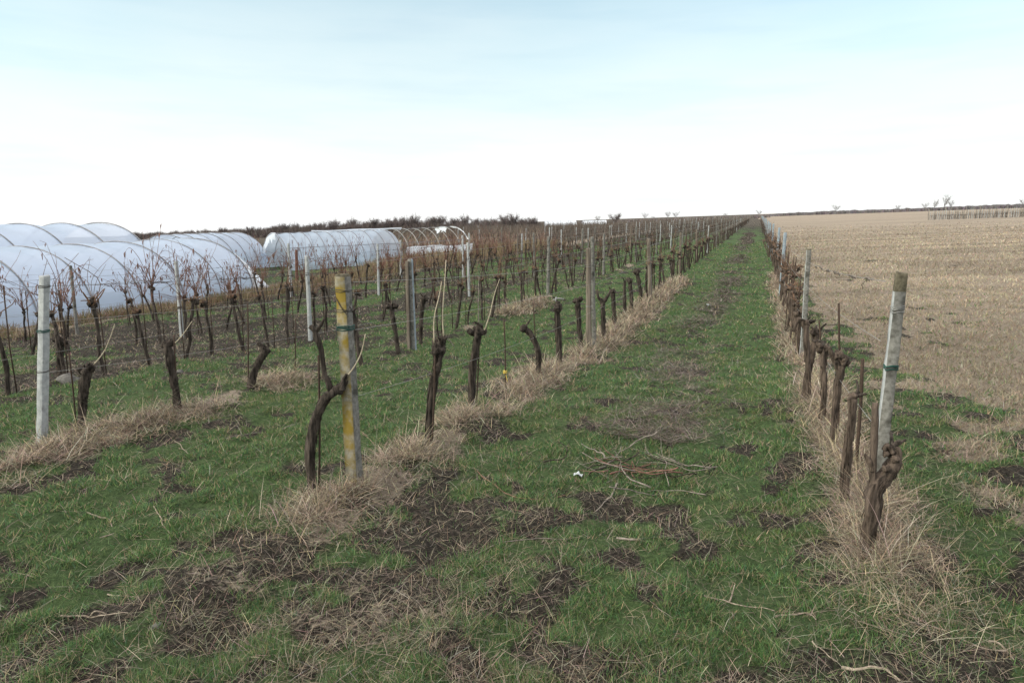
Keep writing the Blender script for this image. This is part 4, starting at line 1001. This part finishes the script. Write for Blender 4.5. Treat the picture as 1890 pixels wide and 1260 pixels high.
ground_stick('dead_branch', 'forked dark cane on the grass left of the twisted vine', [(505, 800), (520, 790), (535, 775)], 0.009, CANE_GREY, side=[(5, (0.12, 0.1, 0.05))])
pc0 = at(1142, 868); rs = np.random.default_rng(77)
for k in range(34):
    a = rs.uniform(0, 3.14) if k % 3 else rs.normal(2.6, 0.4); L = rs.uniform(0.2, 0.6); c = pc0 + np.array([rs.normal(0.05, 0.17), rs.normal(0, 0.22), 0]); n = 8; u = np.linspace(-0.5, 0.5, n)
    d = np.array([math.cos(a + YAW), math.sin(a + YAW)]); bend = rs.normal(0, 0.35)
    q = np.stack([c[0] + d[0] * L * u - d[1] * bend * u * u, c[1] + d[1] * L * u + d[0] * bend * u * u, np.zeros(n)], 1)
    q[:, :2] += rs.normal(0, 0.008, (n, 2))
    q[:, 2] = terrain(q[:, 0], q[:, 1]) + 0.012 + 0.16 * rs.random() ** 2 + rs.uniform(-0.16, 0.2) * u
    q[:, 2] = np.maximum(q[:, 2], terrain(q[:, 0], q[:, 1]) + 0.008); O = q[0].copy(); mb = MB(); r = rs.uniform(0.003, 0.0075)
    tube(mb, q - O, np.linspace(r, r * .5, n), 6, 16, .12, k)
    if rs.random() < 0.6:
        i = 4; tube(mb, [q[i] - O, q[i] - O + np.array([rs.normal(0, .09), rs.normal(0, .09), .05])], [r * .6, r * .3], 5)
    m = [CANE_GREY, BARK, CANE_GREY, CANE_RED, BARK][k % 5]
    tag(obj('pruned_cane', mb.mesh('pruned_cane', m), None, O), 'pruned vine cane tangled in the heap on the grass track', 'cane', 'heap of pruned canes')

def scrap(label, px, py, w, seed):
    p = at(px, py); rs = np.random.default_rng(seed); k = 7; u = np.linspace(-1, 1, k); U, V = np.meshgrid(u, u, indexing='ij')
    z = 0.01 + 1.1 * w * (vnoise(U * 2 + seed, V * 2, seed)); v = np.stack([U * w * (0.7 + .3 * np.cos(V * 2)), V * w * 0.6, z], -1).reshape(-1, 3)
    idx = np.arange(k * k).reshape(k, k); q = np.stack([idx[:-1, :-1], idx[1:, :-1], idx[1:, 1:], idx[:-1, 1:]], -1).reshape(-1, 4)
    mb = MB(); mb.add(v, q); o = obj('plastic_scrap', mb.mesh('plastic_scrap', PLASTIC), None, p, rs.uniform(0, 3)); tag(o, label, 'litter')
scrap('crumpled whitish plastic scrap at the left of the cane heap', 1068, 882, 0.04, 3)
scrap('small white plastic scrap far up the grass track', 1308, 566, 0.07, 5)
def stone(label, px, py, r, seed):
    p = at(px, py); mb = MB(); lump(mb, (0, 0, r * 0.3), r, seed, (1.2, 1, 0.65), 0.3); tag(obj('stone', mb.mesh('stone', STONE), None, p), label, 'stone')
stone('grey rounded stone in soil behind the stout vine', 126, 706, 0.12, 3)
stone('small grey stone beside the flat headed brown vine', 332, 688, 0.05, 4)
stone('small pale stone on the bare soil at lower left', 290, 1157, 0.022, 5)

# ------------------------------------------------------------------ far trees and hedgerow
def bare_tree(seed, h, spread, m, dens=1.0):
    rs = np.random.default_rng(seed); tb = MB(); cb = MB()
    tr = np.array([(0, 0, -0.2), (rs.normal(0, .05), rs.normal(0, .05), h * .2), (rs.normal(0, .12), rs.normal(0, .12), h * .45)])
    tube(tb, tr, [h * .022, h * .018, h * .012], 6, 8)
    for _ in range(int(9 * dens)):
        s = tr[1] + (tr[2] - tr[1]) * rs.random(); a = rs.uniform(0, 6.28); L = h * rs.uniform(.4, .62)
        d = np.array([math.cos(a) * spread, math.sin(a) * spread, 1]); d /= np.linalg.norm(d)
        q = np.array([s, s + d * L * .5 + rs.normal(0, h * .03, 3), s + d * L + np.array([0, 0, h * .06])]); tube(cb, q, [h * .009, h * .006, h * .003], 4, 5)
        for _2 in range(int(13 * dens)):
            u = rs.uniform(.25, 1); b = q[0] + (q[-1] - q[0]) * u + rs.normal(0, h * .015, 3); e = d + rs.normal(0, .55, 3); e[2] = abs(e[2]); e /= np.linalg.norm(e)
            l2 = h * rs.uniform(.08, .24); tube(cb, [b, b + e * l2 * .5 + rs.normal(0, .02 * h * .3, 3), b + e * l2], [h * .0045, h * .0035, h * .002], 3)
            for _3 in range(2):
                f = e + rs.normal(0, .6, 3); f /= np.linalg.norm(f); b2 = b + e * l2 * rs.uniform(.4, .9); tube(cb, [b2, b2 + f * l2 * .6], [h * .003, h * .0015], 3)
    return tb.mesh('trunk', m), cb.mesh('crown', m)
TV = [bare_tree(900 + k, [4.2, 5.0, 5.6, 3.6, 4.6, 5.2][k], [.7, .55, .5, 1.0, .8, .6][k], TREE, 1.7) for k in range(6)]
TF = [bare_tree(950 + k, [4.5, 6.0, 5.0][k], [.7, .6, .9][k], TREE_HAZED, 1.1) for k in range(3)]
def plant(var, px, fw, sc, label, group, cat='tree', name='bare_tree'):
    p = plan(px, fw); o = empty(name, p, label, cat, group, random.uniform(0, 6.28)); o.scale = (sc, sc, sc)
    obj('trunk', var[0], o); obj('crown', var[1], o)
prof = lambda px: np.interp(px, [245, 330, 400, 480, 560, 660, 700, 780, 850, 900, 945, 995], [.55, .60, .80, .86, .95, 1.05, 1.12, 1.02, .92, .86, .92, .66])
for k in range(120):
    px = 242 + 752 * (k + random.uniform(-.4, .4)) / 119; fw = np.interp(px, [245, 620, 995], [265, 215, 176]) + random.uniform(-6, 6)
    s = 0.85 * prof(px) * random.uniform(.84, 1.1)
    plant(random.choice(TV), px, fw, s, 'bare brown tree in the long hedgerow behind the polytunnels', 'bare trees in the hedgerow')
# thicket under them
n = 90000; px = rng.uniform(238, 998, n); fw = np.interp(px, [245, 620, 995], [266, 216, 177]) + rng.normal(0, 3, n)
r_ = (px - CX) / (FPX / math.cos(PITCH)) * fw; X = r_ * cy_ - fw * sy_; Y = r_ * sy_ + fw * cy_
hh = np.interp(px, [245, 400, 700, 995], [3.6, 3.5, 3.8, 2.8]) * (0.7 + 0.6 * fbm(px / 9, px * 0, 12, 3))
blades('thicket', X, Y, terrain(X, Y) - .1, hh * rng.uniform(.5, 1.05, n), np.full(n, .12), np.clip(rng.normal(.3, .25, n), 0, 1.2), pick([(0.12, 0.095, 0.09), (0.16, 0.13, 0.12), (0.09, 0.072, 0.068)], n, .2), WEED, 'dark brown bare thicket at the foot of the hedgerow', 'thicket', 3)
# dry scrub on the slope below the hedgerow
n = 26000; px = rng.uniform(560, 1010, n); fw = rng.uniform(70, 175, n)
r_ = (px - CX) / (FPX / math.cos(PITCH)) * fw; X = r_ * cy_ - fw * sy_; Y = r_ * sy_ + fw * cy_
k = X < -17; X, Y, fw = X[k], Y[k], fw[k]; n = len(X)
blades('scrub', X, Y, terrain(X, Y), rng.uniform(.4, 1.3, n), .0007 * fw + .02, np.clip(rng.normal(.4, .3, n), 0, 1.3), pick([(0.19, 0.14, 0.11), (0.25, 0.19, 0.145), (0.14, 0.10, 0.085)], n, .2), WEED, 'reddish brown dry scrub on the land behind the bare hoops', 'scrub', 3)
# bush and lone trees on the horizon
TG2 = 'lone trees on the skyline'
plant(TV[3], 1134, 172, 1.05, 'dark rounded bare bush standing on the skyline past the vines', TG2, 'bush', 'bare_bush')
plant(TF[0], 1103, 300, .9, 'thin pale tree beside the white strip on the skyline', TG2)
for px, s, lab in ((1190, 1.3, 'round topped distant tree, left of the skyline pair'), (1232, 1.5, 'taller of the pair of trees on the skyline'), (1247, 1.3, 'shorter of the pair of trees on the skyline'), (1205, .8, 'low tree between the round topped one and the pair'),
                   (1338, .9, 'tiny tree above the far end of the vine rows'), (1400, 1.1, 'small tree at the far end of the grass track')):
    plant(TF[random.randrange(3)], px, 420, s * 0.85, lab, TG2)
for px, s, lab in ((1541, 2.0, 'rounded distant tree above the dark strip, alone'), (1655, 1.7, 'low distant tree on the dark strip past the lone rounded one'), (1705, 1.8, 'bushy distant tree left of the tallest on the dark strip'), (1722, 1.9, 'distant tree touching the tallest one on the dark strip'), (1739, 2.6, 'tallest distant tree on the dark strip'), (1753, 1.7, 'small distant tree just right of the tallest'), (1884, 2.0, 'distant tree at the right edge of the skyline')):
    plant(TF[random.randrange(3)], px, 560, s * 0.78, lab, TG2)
# dark strip of woods on the right skyline
n = 60000; px = rng.uniform(1395, 2150, n); fw = 545 + rng.normal(0, 8, n); r_ = (px - CX) / (FPX / math.cos(PITCH)) * fw; X = r_ * cy_ - fw * sy_; Y = r_ * sy_ + fw * cy_
hh = 3.7 * np.interp(px, [1395, 1480, 1890, 2150], [.55, .8, 1.0, 1.0]) * (.8 + .4 * fbm(px / 8, px * 0, 13, 3))
blades('far_woods', X, Y, terrain(X, Y) - .3, hh * rng.uniform(.55, 1.05, n), np.full(n, .5), np.clip(rng.normal(.25, .2, n), 0, 1), pick([(0.15, 0.13, 0.135), (0.18, 0.16, 0.165), (0.12, 0.105, 0.11)], n, .15), WEED, 'thin dark strip of far woods on the right skyline', 'woods', 3)
n = 9000; px = rng.uniform(1010, 1420, n); fw = 400 + rng.normal(0, 6, n); r_ = (px - CX) / (FPX / math.cos(PITCH)) * fw; X = r_ * cy_ - fw * sy_; Y = r_ * sy_ + fw * cy_
blades('far_hedge', X, Y, terrain(X, Y) - .3, 2.3 * rng.uniform(.5, 1.1, n), np.full(n, .4), np.clip(rng.normal(.25, .2, n), 0, 1), pick([(0.20, 0.17, 0.16), (0.15, 0.125, 0.12)], n, .15), WEED, 'faint low hedge along the skyline above the vine rows', 'hedge', 3)
# far vineyard at the right
COLS = ((0.12, 0.10, 0.09), (0.19, 0.16, 0.14))  # paler vine browns, haze of distance painted into them
for k in range(44):
    px = 1712 + 4.15 * k + random.uniform(-1, 1); p = plan(px, 134 + random.uniform(-1, 1)); o = obj('concrete_post', random.choice(pm_p + pm_c), None, p); tag(o, 'tiny pale post of the far vineyard beyond the dry field', 'post', 'posts of the far vineyard')
mb = MB()
for k in range(420):
    px = random.uniform(1712, 1960); fw = random.choice([135, 138, 141, 144]) + random.uniform(-.3, .3); p = plan(px, fw); scatter(random.choice(low['long'] + low['cordon']), p[0], p[1], random.uniform(0, 6), random.uniform(.8, 1.0))
tag(obj('far_vineyard', mb.mesh('far_vineyard', WEED)), 'dark bare vines of the far vineyard beyond the dry field', 'vines', kind='stuff')
# pale far polytunnels on the skyline
tunnel('polytunnel', 'left white strip of far polytunnel on the skyline', plan(1005, 330), plan(1063, 330), 9, 2.2, 5, FILM_WHITE, group='far polytunnels on the skyline', hr=.06)
tunnel('polytunnel', 'right white strip of far polytunnel left of the dark bush', plan(1075, 335), plan(1118, 335), 9, 1.9, 5, FILM_WHITE, group='far polytunnels on the skyline', hr=.06)
